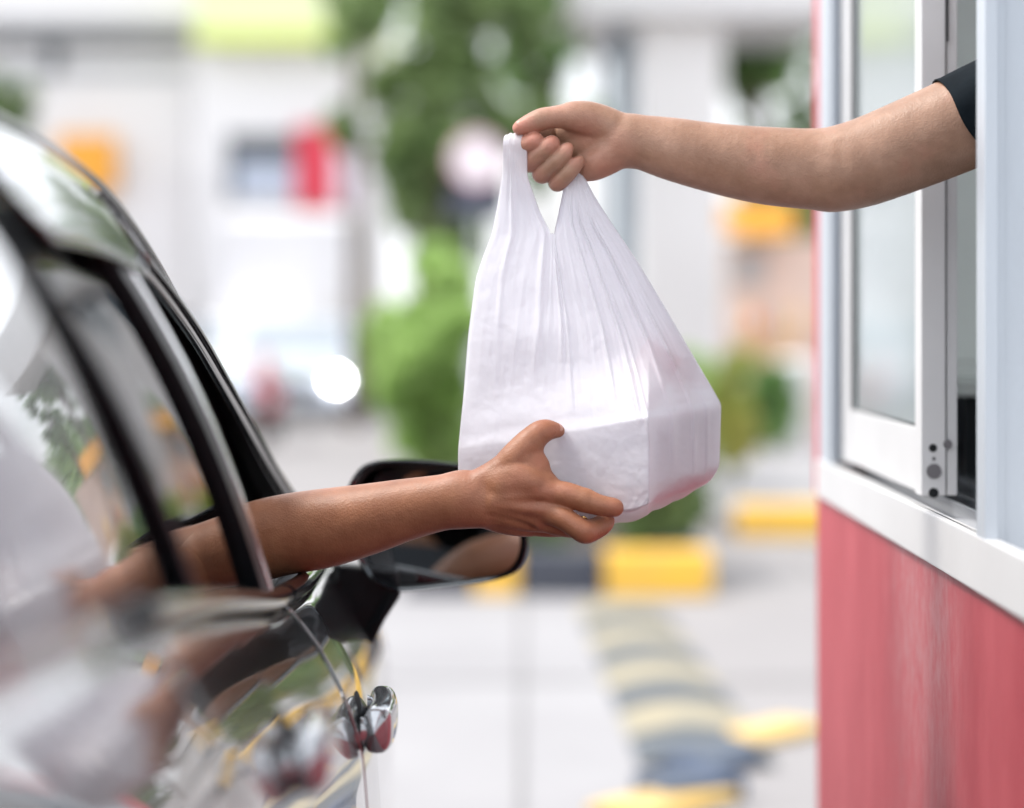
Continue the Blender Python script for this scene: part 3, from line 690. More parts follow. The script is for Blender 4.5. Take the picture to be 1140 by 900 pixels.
# ---------- what is inside ----------
bx=empty('takeout_box',(0,0,0),0,'white card takeout box inside the plastic bag, corner towards the viewer','box')
cor=[(512,-14),(722,-104),(799,50),(594,144)]
top=[(510,503),(722,466),(801,449),(594,478)]; bot=[(512,566),(722,545),(799,528),(594,540)]
g=MB(); T=[J(top[i][0],top[i][1]+2,cor[i][1]*.94+1) for i in range(4)]; B=[J(bot[i][0],bot[i][1]-3,cor[i][1]*.94+1) for i in range(4)]
ctr=sum(T+B,Vector())/8; sh=lambda p:ctr+(p-ctr)*.972
T=[sh(p) for p in T]; B=[sh(p) for p in B]
# lid rim lower than the lid top: two stacked shells
mid=[B[i].lerp(T[i],.78) for i in range(4)]
g.add(B+mid,[(3,2,1,0),(0,1,5,4),(1,2,6,5),(2,3,7,6),(3,0,4,7)]); o=g.build('container',M['boxcard'],bx)
b2=o.modifiers.new('b','BEVEL'); b2.width=.004; b2.segments=3
g=MB(); ex=lambda p,k:ctr+(p-ctr)*k
mo=[Vector((ex(p,1.008).x,ex(p,1.008).y,p.z)) for p in mid]; g.add(mo+T,[(0,1,5,4),(1,2,6,5),(2,3,7,6),(3,0,4,7),(4,5,6,7)]); o=g.build('lid',M['boxcard'],bx); solid(o,.0015)
# red printed tray under it
g=MB(); T2=[ex(p,.93)-Vector((0,0,.003)) for p in B]; B2=[ex(p,.84)-Vector((0,0,.024 if i!=1 else .022)) for i,p in enumerate(B)]
g.add(B2+T2,[(3,2,1,0),(0,1,5,4),(1,2,6,5),(2,3,7,6),(3,0,4,7),(4,5,6,7)])
o=g.build('serving_tray',M['redpaper']); b2=o.modifiers.new('b','BEVEL'); b2.width=.003
tag(o,'flat red printed tray under the white box at the bottom of the bag','tray')
g=MB(); c0=J(724,418,0); g.box((-.024,-.004,-.034),(.024,.004,.034),.003,Matrix.Translation(c0)@Matrix.Rotation(.5,4,'Y')@Matrix.Rotation(.4,4,'Z'))
o=g.build('sauce_packet',M['redpaper']); tag(o,'small red sauce packet showing faintly through the bag above the box','packet')
# ---------- the dark car (local: side plane x=0, +y forward, right-hand side towards the kiosk) ----------
CTH=.035; CTX=-.075; WID=1.70
car=empty('customer_car',(CTX,0,0),CTH,'glossy black car with its driver window down, pulled up beside the kiosk','car')
def cl(px,py,D):   # world point on a pixel ray -> car local
    p=at(px,py,D)-Vector((CTX,0,0)); c_,s_=math.cos(-CTH),math.sin(-CTH)
    return Vector((p.x*c_-p.y*s_, p.x*s_+p.y*c_, p.z))
rail_z=curve([.45,.75,1.1,1.5,1.9,2.25,2.6,3.0,3.34,3.48],[1.22,1.38,1.46,1.492,1.496,1.468,1.392,1.275,1.118,1.045],.26)
rail_x=curve([.45,.75,1.1,1.84,2.25,2.6,3.0,3.34,3.48],[-.30,-.285,-.27,-.258,-.236,-.220,-.206,-.186,-.17],.30)
belt_z=curve([.45,1.0,1.5,1.9,2.3,2.7,3.2,3.45,3.7,4.1,4.45,4.62,4.68],[1.19,1.185,1.165,1.125,1.078,1.055,1.04,1.025,1.0,.93,.84,.74,.66],.12)
taper=curve([.45,.52,.65,.9,1.3,1.9,2.3,2.6,3.3,3.8,4.2,4.45,4.6,4.68],[-.34,-.22,-.13,-.055,-.035,-.028,-.010,0,0,-.012,-.06,-.14,-.25,-.36],.06)
fx=curve([0,.05,.12,.28,.48,.70,.82,.90,.96,1],[-.09,-.045,-.020,.002,.012,.012,.004,-.018,-.048,-.078],.03)
WH=((1.22,.335),(3.87,.335)); ARCH=.365
def sill_z(y):
    z=.24
    for wy,wz in WH:
        if abs(y-wy)<ARCH: z=max(z,wz+math.sqrt(ARCH**2-(y-wy)**2))
    return z
def body_pt(y,z,off=0):
    zb=float(belt_z(y)); t=(z-.22)/(zb-.22)
    return Vector((float(fx(min(1,max(0,t))))+float(taper(y))+off, y, z))
def mirror_x(p): return Vector((-WID-p.x,p.y,p.z))
def body_panel(ys, t0, t1, nt, off, minz=None):
    vs=[];fs=[]
    for y in ys:
        zb=float(belt_z(y)); zs=max(sill_z(y), minz if minz else 0)
        for k in range(nt+1):
            z=zs+(zb-zs)*(t0+(t1-t0)*k/nt); vs.append(body_pt(y,z,off))
    for i in range(len(ys)-1):
        for k in range(nt): a=i*(nt+1)+k; fs.append((a,a+nt+1,a+nt+2,a+1))
    return vs,fs
def both(vs,fs):
    n=len(vs); return list(vs)+[mirror_x(v) for v in vs], list(fs)+[tuple(i+n for i in f[::-1]) for f in fs]
def ystep(a,b,h=.03): n=max(2,int((b-a)/h)); return [a+(b-a)*i/n for i in range(n+1)]
RD=(1.48,2.407); FD=(2.411,3.37)
# fixed shell: quarter, rocker, fender, hood, roof, tail
S=MB()
for a,b,t0,t1,mz in ((.45,RD[0]-.003,0,1,None),(FD[1]+.003,4.68,0,1,None)): S.add(*both(*body_panel(ystep(a,b),t0,t1,30,0,mz)))
def rocker():
    vs=[];fs=[]; ys=ystep(RD[0]-.003,FD[1]+.003)
    for y in ys:
        for k in range(5):
            z=.2+.09*k/4; z=max(z, min(sill_z(y),.7)) if k==4 else z; vs.append(body_pt(y,z,-.004))
    for i in range(len(ys)-1):
        for k in range(4): a=i*5+k; fs.append((a,a+5,a+6,a+1))
    return vs,fs
S.add(*both(*rocker()))
def span(fn, ys, n=20):   # surface from right edge to its mirror over the middle
    vs=[];fs=[]
    for y in ys:
        p,rise,fwd=fn(y); q=mirror_x(p)
        for k in range(n+1):
            t=k/n; c_=4*t*(1-t); vs.append(p.lerp(q,t)+Vector((0,fwd*c_**.8,rise*(c_**.8))))
    for i in range(len(ys)-1):
        for k in range(n): a=i*(n+1)+k; fs.append((a,a+1,a+n+2,a+n+1))
    return vs,fs
def roofpt(y): return Vector((float(rail_x(y)),y,float(rail_z(y))))
S.add(*span(lambda y:(roofpt(y),.020,.0),ystep(.80,2.28)))
def hoodpt(y): return (body_pt(y,float(belt_z(y))), .045, 0)
S.add(*span(hoodpt,ystep(3.50,4.68)))
# front fascia and tail
def endcap(y,fw,zt):
    vs=[];fs=[];n=20;m=14
    for j in range(m+1):
        z=.22+(zt-.22)*j/m; p=body_pt(y,z); q=mirror_x(p); bul=math.sin(PI*min(1,.25+j/m*.75))
        for k in range(n+1): t=k/n; vs.append(p.lerp(q,t)+Vector((0,fw*(4*t*(1-t))**.6*(.5+.5*bul),.045*(4*t*(1-t))**.62*(j/m))))
    for j in range(m):
        for k in range(n): a=j*(n+1)+k; fs.append((a,a+1,a+n+2,a+n+1))
    return vs,fs
S.add(*endcap(4.68,.20,float(belt_z(4.68)))); S.add(*endcap(.45,-.16,float(belt_z(.45))))
# rails: from rail curve down to the glass top, on each side, from tail to A-pillar base
def greenhouse(y,u,off=0):   # u 0 belt .. 1 rail
    b=body_pt(y,float(belt_z(y))); r=roofpt(y); p=b.lerp(r,u); p.x+=.022*math.sin(PI*u)+off; return p
def gpanel(ys,u0,u1,n,off=0):
    vs=[];fs=[]
    for y in ys:
        a0=u0(y) if callable(u0) else u0; a1=u1(y) if callable(u1) else u1
        for k in range(n+1): vs.append(greenhouse(y,a0+(a1-a0)*k/n,off))
    for i in range(len(ys)-1):
        for k in range(n): a=i*(n+1)+k; fs.append((a,a+n+1,a+n+2,a+1))
    return vs,fs
def topu(y):   # glass stops 6.5 cm under the rail
    h=float(rail_z(y))-float(belt_z(y)); return max(.02,1-.060/max(h,.061))
S.add(*both(*gpanel(ystep(.45,3.46),topu,1,4)))
S.add(*both(*gpanel(ystep(.45,1.56),0,lambda y:topu(y)+.01,14)))     # solid D-pillar
shell=S.build('body_shell',M['paint'],car,True); solid(shell,.010,-1)
# doors
def door(side,y0,y1,name):
    v,f=body_panel(ystep(y0,y1,.02),0,1,34,.0,.295)
    if side: v=[mirror_x(p) for p in v]; f=[q[::-1] for q in f]
    d=mesh(name,v,f,M['paint'],car,True); solid(d,.005,-1)
    b=MB()     # belt moulding: a slim gloss strip along the window's foot, then the felt lip
    pts=[greenhouse(y,.012,.004) for y in ystep(y0+.01,y1-.01,.05)]
    if side: pts=[mirror_x(p) for p in pts]
    b.tube(pts,.013,12,flat=.8); b.build('window_moulding',M['gloss_trim'],d,True)
    # inner trim with an armrest
    vs=[];fs=[];ys=ystep(y0+.01,y1-.01,.06)
    for y in ys:
        zb=float(belt_z(y))
        for k,(z,o_) in enumerate(((.30,-.09),(.55,-.10),(.72,-.10),(.76,-.16),(.80,-.16),(.83,-.11),(zb-.03,-.13),(zb-.004,-.11),(zb-.002,-.085))): 
            p=Vector((float(taper(y))+o_,y,z)); vs.append(mirror_x(p) if side else p)
    for i in range(len(ys)-1):
        for k in range(8): a=i*9+k; fs.append((a,a+9,a+10,a+1))
    mesh('door_trim',vs,fs,M['trim'],d,True)
    return d
rd=door(0,*RD,'rear_door'); fdr=door(0,*FD,'front_door'); rd2=door(1,*RD,'rear_door'); fd2=door(1,*FD,'front_door')
# handles (chrome grab bar on two feet, bowl behind)
def handle(d, y0, z, side=0, L=.19, out=.0):
    b=MB(); n=40; vs=[];fs=[];m=24
    for i in range(n+1):
        t=i/n; y=y0+L*t; base=body_pt(y,z).x
        e=math.sin(PI*min(1,max(0,t*1.0)))**.35
        o_=.014+.006*math.sin(PI*t)+out; ww=.0150*max(.0,1-abs(2*t-1)**9)**.5; hh=.0245*max(0,1-abs(2*t-1)**10)**.5
        for k in range(m):
            an=2*PI*k/m; ca,sa=math.cos(an),math.sin(an)
            p=Vector((base+o_+ww*math.copysign(abs(ca)**.7,ca), y, z+hh*math.copysign(abs(sa)**.7,sa)))
            vs.append(mirror_x(p) if side else p)
    for i in range(n):
        for k in range(m): fs.append((i*m+k,i*m+(k+1)%m,(i+1)*m+(k+1)%m,(i+1)*m+k))
    b.add(vs,fs)
    for yy in (y0+.016,y0+L-.03):
        p=Vector((body_pt(yy,z).x,yy,z)); q=p+Vector((.010,0,0)); 
        if side: p,q=mirror_x(p),mirror_x(q)
        b.tube([p,q],[.015,.010],14)
    h=b.build('door_handle',M['dark_chrome'],d,True)
    p=Vector((body_pt(y0+L*.45,z).x-.009,y0+L*.45,z)); g=MB(); g.ell(mirror_x(p) if side else p,(.006,.052,.030)); g.build('handle_bowl',M['liner'],d,True)
HF=cl(423,808,2.50); HR=cl(312,836,1.87)
handle(fdr,2.45,HF.z); handle(rd,1.80,HR.z,0,.17,.0); handle(fd2,2.485,HF.z,1); handle(rd2,1.62,HF.z+.02,1)
# glass
def glass(name, ys, u0, u1, m, d, side=0, n=14):
    v,f=gpanel(ys,u0,u1,n,-.006)
    if side: v=[mirror_x(p) for p in v]; f=[q[::-1] for q in f]
    o=mesh(name,v,f,m,d,True); return o
glass('window_glass',ystep(1.572,2.20),.0,topu,M['glass'],rd)

glass('window_glass',ystep(1.572,2.20),.0,topu,M['glass'],rd2,1); glass('window_glass',ystep(2.50,3.34),.0,topu,M['glass'],fd2,1)
glass('window_glass',ystep(2.46,3.30),-.10,-.015,M['glass'],fdr)
# windscreen and tailgate glass between the rails, inset for the A-pillar
def screen(ys, inset, rise, fwd):
    vs=[];fs=[];n=20
    for y in ys:
        p=roofpt(y); p=p+Vector((-inset,0,.002)); q=mirror_x(p); ri=rise(y) if callable(rise) else rise; fw_=fwd(y) if callable(fwd) else fwd
        for k in range(n+1): t=k/n; c_=4*t*(1-t); vs.append(p.lerp(q,t)+Vector((0,fw_*c_,ri*c_**.9)))
    for i in range(len(ys)-1):
        for k in range(n): a=i*(n+1)+k; fs.append((a,a+1,a+n+2,a+n+1))
    return vs,fs
v,f=screen(ystep(2.26,3.50),.095,lambda y:.019-.004*(y-2.26)/1.24,lambda y:.045*min(1,(y-2.26)/.5)); mesh('windscreen',v,f,M['clear'],car,True)
v,f=screen(ystep(.45,.80),.06,.05,-.10); mesh('rear_window',v,f,M['glass'],car,True)
# A-pillars, B-pillars, C-pillars
for side in (0,1):
    mx=(lambda p:mirror_x(p)) if side else (lambda p:p)
    a=MB(); ys=ystep(2.24,3.52,.05); vs=[];fs=[]
    prof=[(0,.003),(-.030,.006),(-.095,.004),(-.145,-.024),(-.115,-.060),(-.020,-.064),(.002,-.020)]
    for y in ys:
        r=roofpt(y)
        for dx,dz in prof: vs.append(mx(r+Vector((dx,0,dz))))
    m=len(prof)
    for i in range(len(ys)-1):
        for k in range(m): fs.append((i*m+k,(i+1)*m+k,(i+1)*m+(k+1)%m,i*m+(k+1)%m))
    a.add(vs,fs); a.build('pillar_trim',M['trim'],car,True)
    # slim bright gutter line along the outer edge
    g=MB(); g.tube([mx(roofpt(y)+Vector((.002,0,.006))) for y in ystep(1.0,3.46,.05)],.0035,8); g.build('roof_gutter',M['gloss_trim'],car,True)
    # B pillar (leans forward at its foot) and C pillar
    for (yt,yb,w,th_) in ((2.02,2.28,.024,.040),(1.55,1.80,.008,.014)):
        vs=[];fs=[];n=12
        for k in range(n+1):
            u=k/n; y=yb+(yt-yb)*u; p=greenhouse(y,u*topu(y),.004)
            for dx,dy in ((0,-w),(.003,0),(0,w),(-th_,w),(-th_-.01,0),(-th_,-w)): vs.append(mx(Vector((p.x+dx,y+dy,p.z))))
        for i in range(n):
            for k in range(6): fs.append((i*6+k,(i+1)*6+k,(i+1)*6+(k+1)%6,i*6+(k+1)%6))
        b=MB(); b.add(vs,fs); b.build('door_pillar',M['trim'],car,True)
        if yt>1.9:    # bright strip along the pillar's front edge
            vs=[];fs=[]
            for k in range(n+1):
                u=k/n; y=yb+(yt-yb)*u; p=greenhouse(y,u*topu(y),.004)
                for dx,dy in ((.002,w+.001),(.004,w+.010),(.003,w+.026),(-.012,w+.028),(-.014,w+.002)): vs.append(mx(Vector((p.x+dx,y+dy,p.z))))
            for i in range(n):
                for k in range(5): fs.append((i*5+k,(i+1)*5+k,(i+1)*5+(k+1)%5,i*5+(k+1)%5))
            b=MB(); b.add(vs,fs); b.build('pillar_strip',M['strip_chrome'],car,True)
# smoked wind deflectors over both near windows
def deflector(y0,y1,d,wid,out,mt=None):
    vs=[];fs=[];ys=ystep(y0,y1,.02);n=8
    for y in ys:
        e=min(1,(y-y0)/.10,(y1-y)/.03+.35); e=max(0,e)**.5
        for k in range(n+1):
            t=k/n; h=float(rail_z(y))-float(belt_z(y)); u=1-(.012+wid*t*(.35+.65*e))/max(h,.1)
            p=greenhouse(y,u); p.x+=.003+out*math.sin(t*PI/2)**.8; vs.append(p)
    for i in range(len(ys)-1):
        for k in range(n): a=i*(n+1)+k; fs.append((a,a+n+1,a+n+2,a+1))
    o=mesh('wind_deflector',vs,fs,mt or M['visor'],d,True); solid(o,.0035,1)
    g=MB(); g.tube([vs[i*(n+1)+n] for i in range(len(ys))],.0028,8); g.build('deflector_edge',M['gloss_trim'],d,True)
deflector(1.62,2.16,rd,.075,.007,M['dark_chrome']); deflector(2.20,3.30,fdr,.040,.003,M['trim'])
# ---- door mirror ----
out=[(384,556),(396,527),(412,515),(440,511.5),(480,513),(520,517.5),(556,524),(576,545),(587,592),(586,618),(574,637),(548,647),(500,654),(450,659),(428,655),(408,640),(392,606)]
def mring(k, D, cx=486, cy=585, sm=0):
    r=[]; n=len(out)
    for i in range(n):
        for j in range(4):       # Catmull-Rom through the outline
            p0,p1,p2,p3=[np.array(out[(i+a)%n],float) for a in (-1,0,1,2)]; t=j/4
            q=.5*((2*p1)+(-p0+p2)*t+(2*p0-5*p1+4*p2-p3)*t*t+(-p0+3*p1-3*p2+p3)*t**3)
            q=np.array([cx,cy])+(q-np.array([cx,cy]))*k
            r.append(cl(q[0],q[1],D))
    return r
mroot=MB()
def turn(p, c0, a):   # the mirror head is angled towards the driver
    d=p-c0; return c0+Vector((d.x*math.cos(a)-d.y*math.sin(a), d.x*math.sin(a)+d.y*math.cos(a), d.z))
MD=3.02; rings=[mring(.93,MD+.012),mring(.975,MD+.002),mring(1.0,MD+.004),mring(1.0,MD+.022),mring(.98,MD+.05),mring(.90,MD+.085),mring(.74,MD+.115),mring(.5,MD+.135),mring(.2,MD+.142)]
n=len(rings[0]); vs=[p for r in rings for p in r]; fs=[]
for i in range(len(rings)-1):
    for k in range(n): fs.append((i*n+k,i*n+(k+1)%n,(i+1)*n+(k+1)%n,(i+1)*n+k))
fs.append(tuple((len(rings)-1)*n+k for k in range(n)))
sh_=MB(); sh_.add(vs,fs); mirror=sh_.build('door_mirror',M['gloss_trim'],car,True)
rings=[mring(.932,MD+.010),mring(.91,MD+.022),mring(.90,MD+.06)]
vs=[p for r in rings for p in r]; fs=[]
for i in range(2):
    for k in range(n): fs.append((i*n+k,i*n+(k+1)%n,(i+1)*n+(k+1)%n,(i+1)*n+k))
b=MB(); b.add(vs,fs); b.build('mirror_gasket',M['rubber'],mirror,True)
r0=mring(.91,MD+.016); cc=sum(r0,Vector())/len(r0)
a_=math.radians(13); r1=[Vector((p.x,p.y+math.tan(a_)*(-(p.x-cc.x))*.15,p.z)) for p in r0]
me=mesh('mirror_glass',r1+[cc],[(k,(k+1)%n,n) for k in range(n)],None,mirror,False)
mg=bpy.data.materials.new('mirror_silver'); mg.use_nodes=True; nt=mg.node_tree; bb=nt.nodes['Principled BSDF']; bb.inputs['Metallic'].default_value=1; bb.inputs['Roughness'].default_value=.02; bb.inputs['Base Color'].default_value=(.62,.66,.68,1)
# aim: the glass sits in its housing turned to the driver's eyes
tgt=(Vector((-.62,2.45,1.28))-Vector((CTX,0,0))); eye=Matrix.Rotation(-CTH,3,'Z')@tgt; nrm=((eye-cc).normalized()+Vector((0,-1,.02)).normalized()).normalized()
nn=nt.nodes.new('ShaderNodeNormal') if False else None
me.data.materials.append(mg)
for v_ in me.data.vertices:    # tilt the plane of the glass to that aim, softened to stay within the rim
    d=v_.co-cc; v_.co.y=cc.y-(d.x*nrm.x+d.z*nrm.z)/nrm.y*.95+.026
me.data.update()
# arm of the mirror
st=[cl(*p) for p in ((378,628,3.04),(444,634,3.03),(447,664,3.03),(430,690,3.045),(412,726,3.07),(398,716,3.08),(382,690,3.07),(374,655,3.05))]
b=MB(); m=len(st); bk_=[Vector((p.x-.012,p.y+.075,p.z-.004)) for p in st]; b.add(st+bk_,[tuple(range(m))]+[(k,(k+1)%m,m+(k+1)%m,m+k) for k in range(m)]+[tuple(m+k for k in range(m-1,-1,-1))])
o=b.build('mirror_arm',M['trim'],mirror); bv=o.modifiers.new('b','BEVEL'); bv.width=.006; bv.segments=3
c2=copy_tree(mirror,car); c2.matrix_local=Matrix.Translation((-WID,0,0))@Matrix.Scale(-1,4,(1,0,0))
# sail trim at the window's front corner
# ---- wheels ----
for side in (0,1):
    for wy,wz in WH:
        x=-.03 if not side else -WID+.03; sgn=1 if not side else -1
        b=MB(); prof=[(0,.20),(0,.29),(-.02*sgn,.325),(-.06*sgn,.335),(-.15*sgn,.335),(-.19*sgn,.32),(-.2*sgn,.2)]
        vs=[];fs=[];K_=40
        for dx,r in prof:
            for k in range(K_): an=2*PI*k/K_; vs.append((x+dx,wy+r*math.cos(an),wz+r*math.sin(an)))
        for i in range(len(prof)-1):
            for k in range(K_): fs.append((i*K_+k,i*K_+(k+1)%K_,(i+1)*K_+(k+1)%K_,(i+1)*K_+k))
        b.add(vs,fs); w=b.build('wheel',M['tyre'],car,True)
        r=MB(); r.tube([(x-.03*sgn,wy,wz),(x-.01*sgn,wy,wz)],[.07,.05],20)
        for k in range(5):
            an=2*PI*k/5; d=Vector((0,math.cos(an),math.sin(an))); r.tube([Vector((x-.02*sgn,wy,wz))+d*.04,Vector((x-.012*sgn,wy,wz))+d*.205],[.028,.02],10)
        r.tube([Vector((x-.015*sgn,wy+.205*math.cos(2*PI*k/32),wz+.205*math.sin(2*PI*k/32))) for k in range(33)],.014,8,cap=False)
        r.build('rim',M['rim'],w,True)
# ---- interior ----
b=MB()
b.box((-WID+.10,.60,.24),(-.10,3.46,.27)); b.box((-WID+.12,3.38,.27),(-.12,3.42,.98))
b.box((-WID+.14,3.02,.74),(-.14,3.40,1.00),.04); b.build('dashboard',M['trim'],car)
b=MB(); vs,fs=span(lambda y:(roofpt(y)+Vector((-.03,0,-.030)),.018,0),ystep(.8,2.30,.1)); b.add(vs,fs); b.build('headliner',M['liner'],car,True)
for xc in (-.52,-1.18):
    b=MB(); b.box((xc-.25,2.20,.42),(xc+.25,2.72,.56),.05); b.box((xc-.24,2.12,.50),(xc+.24,2.26,1.08),.05,Matrix.Translation((0,2.2,.5))@Matrix.Rotation(.16,4,'X')@Matrix.Translation((0,-2.2,-.5))); b.box((xc-.13,2.02,1.12),(xc+.13,2.11,1.30),.035)
    b.build('front_seat',M['seat'],car,True)
b=MB(); b.box((-WID+.2,1.25,.40),(-.2,1.75,.55),.05); b.box((-WID+.2,1.12,.50),(-.2,1.26,1.08),.05); b.build('rear_seat',M['seat'],car,True)
b=MB(); sc_=Vector((-.56,3.0,.96)); b.tube([sc_+Vector((.18*math.cos(2*PI*k/40),.05*math.sin(2*PI*k/40),.175*math.sin(2*PI*k/40))) for k in range(41)],.014,10,cap=False)
for an in (.1,PI-.1,-PI/2): b.tube([sc_,sc_+Vector((.18*math.cos(an),.05*math.sin(an),.175*math.sin(an)))],.014,8)
b.tube([sc_,sc_+Vector((0,.15,-.05))],.03,12); b.build('steering_wheel',M['trim'],car,True)
# lamps
for side in (0,1):
    p=body_pt(4.50,.64); p=mirror_x(p) if side else p
    one('headlight','ell',M['clear'],car,True,c=tuple(p+Vector((.03 if side else -.03,.03,0))),r=(.10,.12,.055))
    p=body_pt(.52,.88); p=mirror_x(p) if side else p
    one('tail_light','ell',M['red'],car,True,c=tuple(p+Vector((.02 if side else -.02,0,0))),r=(.05,.06,.12))
# ---------- drive-through kiosk ----------
XW=.457; SZ=EYE-.217; SB=EYE-.273; TOP=2.75
kiosk=empty('kiosk',(0,0,0),0,'red and grey drive-through kiosk with a sliding aluminium service window','kiosk')
one('lower_wall','box',M['redwall'],kiosk,lo=(XW+.004,-1.2,0),hi=(XW+.10,3.815,SB-.001),bev=.003)
one('corner_post','box',mat('red_corner_paint',(.55,.07,.09),.5,var=.08,vscale=6),kiosk,lo=(XW+.001,3.755,SB),hi=(XW+.10,3.83,TOP),bev=.004)
S=MB(); S.box((XW-.004,-1.2,SB),(XW+.012,3.755,SZ),.002); S.box((XW+.012,-1.2,SZ-.045),(XW+.20,3.755,SZ-.020),.0015)
S.build('sill',M['alu_white'],kiosk)
T=MB()
for x0,h in ((XW+.0035,.004),(XW+.0505,.006),(XW+.079,.006),(XW+.118,.012)): T.box((x0,2.44,SZ-.020),(x0+.0035 if h<.01 else x0+.02,3.60,SZ+h-.004),.0006)
T.build('window_track',M['track'],kiosk)
# fixed frame: far jamb, head, near post
J_=MB(); J_.box((XW,3.625,SZ),(XW+.012,3.755,TOP-.35),.002); J_.box((XW+.012,3.66,SZ),(XW+.14,3.755,TOP-.35),.002); J_.box((XW+.030,3.585,SZ),(XW+.055,3.66,TOP-.35),.003)
J_.build('window_jamb',M['alu_side'],kiosk)
P=MB(); P.box((XW-.003,2.385,SZ-.002),(XW+.010,2.43,TOP-.35),.0015); P.box((XW+.010,2.402,SZ-.02),(XW+.30,2.428,TOP-.35),.0012); P.box((XW+.010,2.394,SZ-.02),(XW+.018,2.402,TOP-.35),.001)
P.build('window_post',M['alu_side'],kiosk)
one('head_rail','box',M['alu_white'],kiosk,lo=(XW-.002,-1.2,TOP-.35),hi=(XW+.16,3.755,TOP-.27),bev=.003)
one('fascia','box',M['red'],kiosk,lo=(XW-.004,-1.2,TOP-.27),hi=(XW+.14,3.83,TOP),bev=.004)
# sliding sash in the outer track
def sash(name, x0, x1, y0, y1, zb, zt, screws=True):
    r=empty(name,(0,0,0)); r.parent=kiosk
    b=MB(); b.box((x0,y0,zb),(x1,y0+.046,zt),.0018); b.box((x0+.001,y1-.075,zb),(x1,y1,zt),.0018); b.box((x0+.0025,y0+.046,zb+.002),(x1-.003,y1-.075,zb+.078),.0015); b.box((x0+.0025,y0+.046,zt-.06),(x1-.003,y1-.075,zt-.001),.0015)
    b.build('sash_frame',M['alu_white'],r)
    g=MB(); g.box((x0+.010,y0+.044,zb+.076),(x0+.015,y1-.088,zt-.058)); g.build('window_pane',M['pane'],r)
    g=MB(); g.box((x0+.006,y1-.088,zb+.078),(x0+.020,y1-.0752,zt-.06)); g.box((x0+.008,y0+.046,zb+.078),(x0+.018,y1-.088,zb+.081)); g.build('glazing_gasket',M['rubber'],r)
    return r
sa=sash('window_sash',.4705,.4995,2.868,3.585,SZ+.008,TOP-.36)
# holes and screw in the end face of the stile
def disc(name,px,py,rad,m,D=2.8655,th=.003):
    p=at(px,py,D); one(name,'cyl',m,sa,True,a=tuple(p),b=tuple(p+Vector((0,th,0))),r=rad,n=24)
disc('screw_hole',1038.8,499,.0048,M['hole'],2.8672); disc('screw',1040,525,.0088,M['screw'],2.866); disc('screw_hole',1039.5,549,.006,M['hole'],2.8672)
disc('screw',1039.8,511,.0022,M['screw'],2.8672)
sb_=sash('window_sash',.5015,.514,2.872,3.585,SZ+.008,TOP-.36)
p=at(1049.5,495,2.868); one('screw','cyl',M['screw'],sb_,True,a=tuple(p+Vector((.006,0,0))),b=tuple(p+Vector((.006,.004,0))),r=.0055,n=20)
# latch high on the post
L_=MB(); L_.box((.566,2.66,EYE+.335),(.578,2.70,EYE+.40),.003); L_.ell((.574,2.66,EYE+.345),(.008,.012,.010)); 
L_.tube([(.574,2.68,EYE+.345),(.574,2.68,2.38)],.005,8); L_.build('window_latch',M['hole'],kiosk,True)
g=MB(); g.box((.5005,2.866,EYE+.33),(.5025,2.8675,EYE+.42)); g.build('latch_slot',M['hole'],kiosk)
# the next window nearer: pale board added to brighten car reflections, frame, and roof, floor, back walls
one('window_panel','box',M['panel_blue'],kiosk,lo=(XW+.20,-1.1,SZ),hi=(XW+.206,2.40,TOP-.35))
b=MB(); b.box((XW+.19,-1.2,SZ-.02),(XW+.23,2.402,SZ+.04),.002); b.box((XW+.19,1.1,SZ+.04),(XW+.23,1.16,TOP-.35),.002); b.build('inner_frame',M['alu_white'],kiosk)
W=MB(); W.box((XW+.10,3.77,0),(2.75,3.83,TOP)); W.box((2.70,-1.2,0),(2.76,3.77,1.05)); W.box((2.70,-1.2,2.40),(2.76,3.77,TOP)); W.box((XW+.10,-1.2,0),(2.70,-1.14,1.05)); W.box((XW+.10,-1.2,2.40),(2.70,-1.14,TOP)); W.build('side_wall',M['interior'],kiosk)  # unseen far side and near end left open midway to let daylight in
one('kiosk_floor','box',M['grey'],kiosk,lo=(XW+.10,-1.14,.02),hi=(2.70,3.77,.20))
R=MB(); R.box((XW-.05,-1.3,TOP),(2.85,3.90,TOP+.14),.01); R.build('roof',M['alu_white'],kiosk)
one('ceiling_panel','box',M['interior'],kiosk,lo=(XW+.16,-1.14,TOP-.05),hi=(2.70,3.76,TOP-.002))
# shelving inside: a dark counter unit under a rounded white top, seen through the gap
C_=MB(); C_.box((.60,3.30,.20),(1.6,3.76,EYE-.105),.004); C_.box((XW+.11,2.45,.20),(.60,3.76,SZ-.05),.002); tag(C_.build('counter_unit',M['counter']),'black counter unit under the pale wall inside the kiosk','counter')
R_=MB(); R_.tube([(.585,3.53,EYE-.082),(1.62,3.53,EYE-.082)],.022,16,flat=1.0); R_.box((.585,3.28,EYE-.104),(1.62,3.765,EYE-.085),.004); tag(R_.build('worktop',M['interior'],None,True),'pale rounded worktop lying on the black counter unit','worktop')
# ---------- the ground ----------
def flat(name,x0,y0,x1,y1,z,m,kind='structure'):
    o=mesh(name,[(x0,y0,z),(x1,y0,z),(x1,y1,z),(x0,y1,z)],[(0,1,2,3)],m); o['kind']=kind; return o
flat('ground',-150,-60,150,260,0,M['concrete'])
flat('lane',-1.2,-8,.34,13.2,.004,M['strip'])
J2=MB()
for (x0,y0,x1,y1) in ((-.02,4,.0,11.6),(-6,9.0,3.5,9.03),(-6,6.3,.1,6.33),(1.55,4.5,1.57,14)):
    J2.add([(x0,y0,.008),(x1,y0,.008),(x1,y1,.008),(x0,y1,.008)],[(0,1,2,3)])
o=J2.build('pavement_joint',mat('joint_filler',(.19,.185,.185),.9)); o['kind']='structure'
flat('pavement',1.25,15.2,9,22,.12,M['strip'])
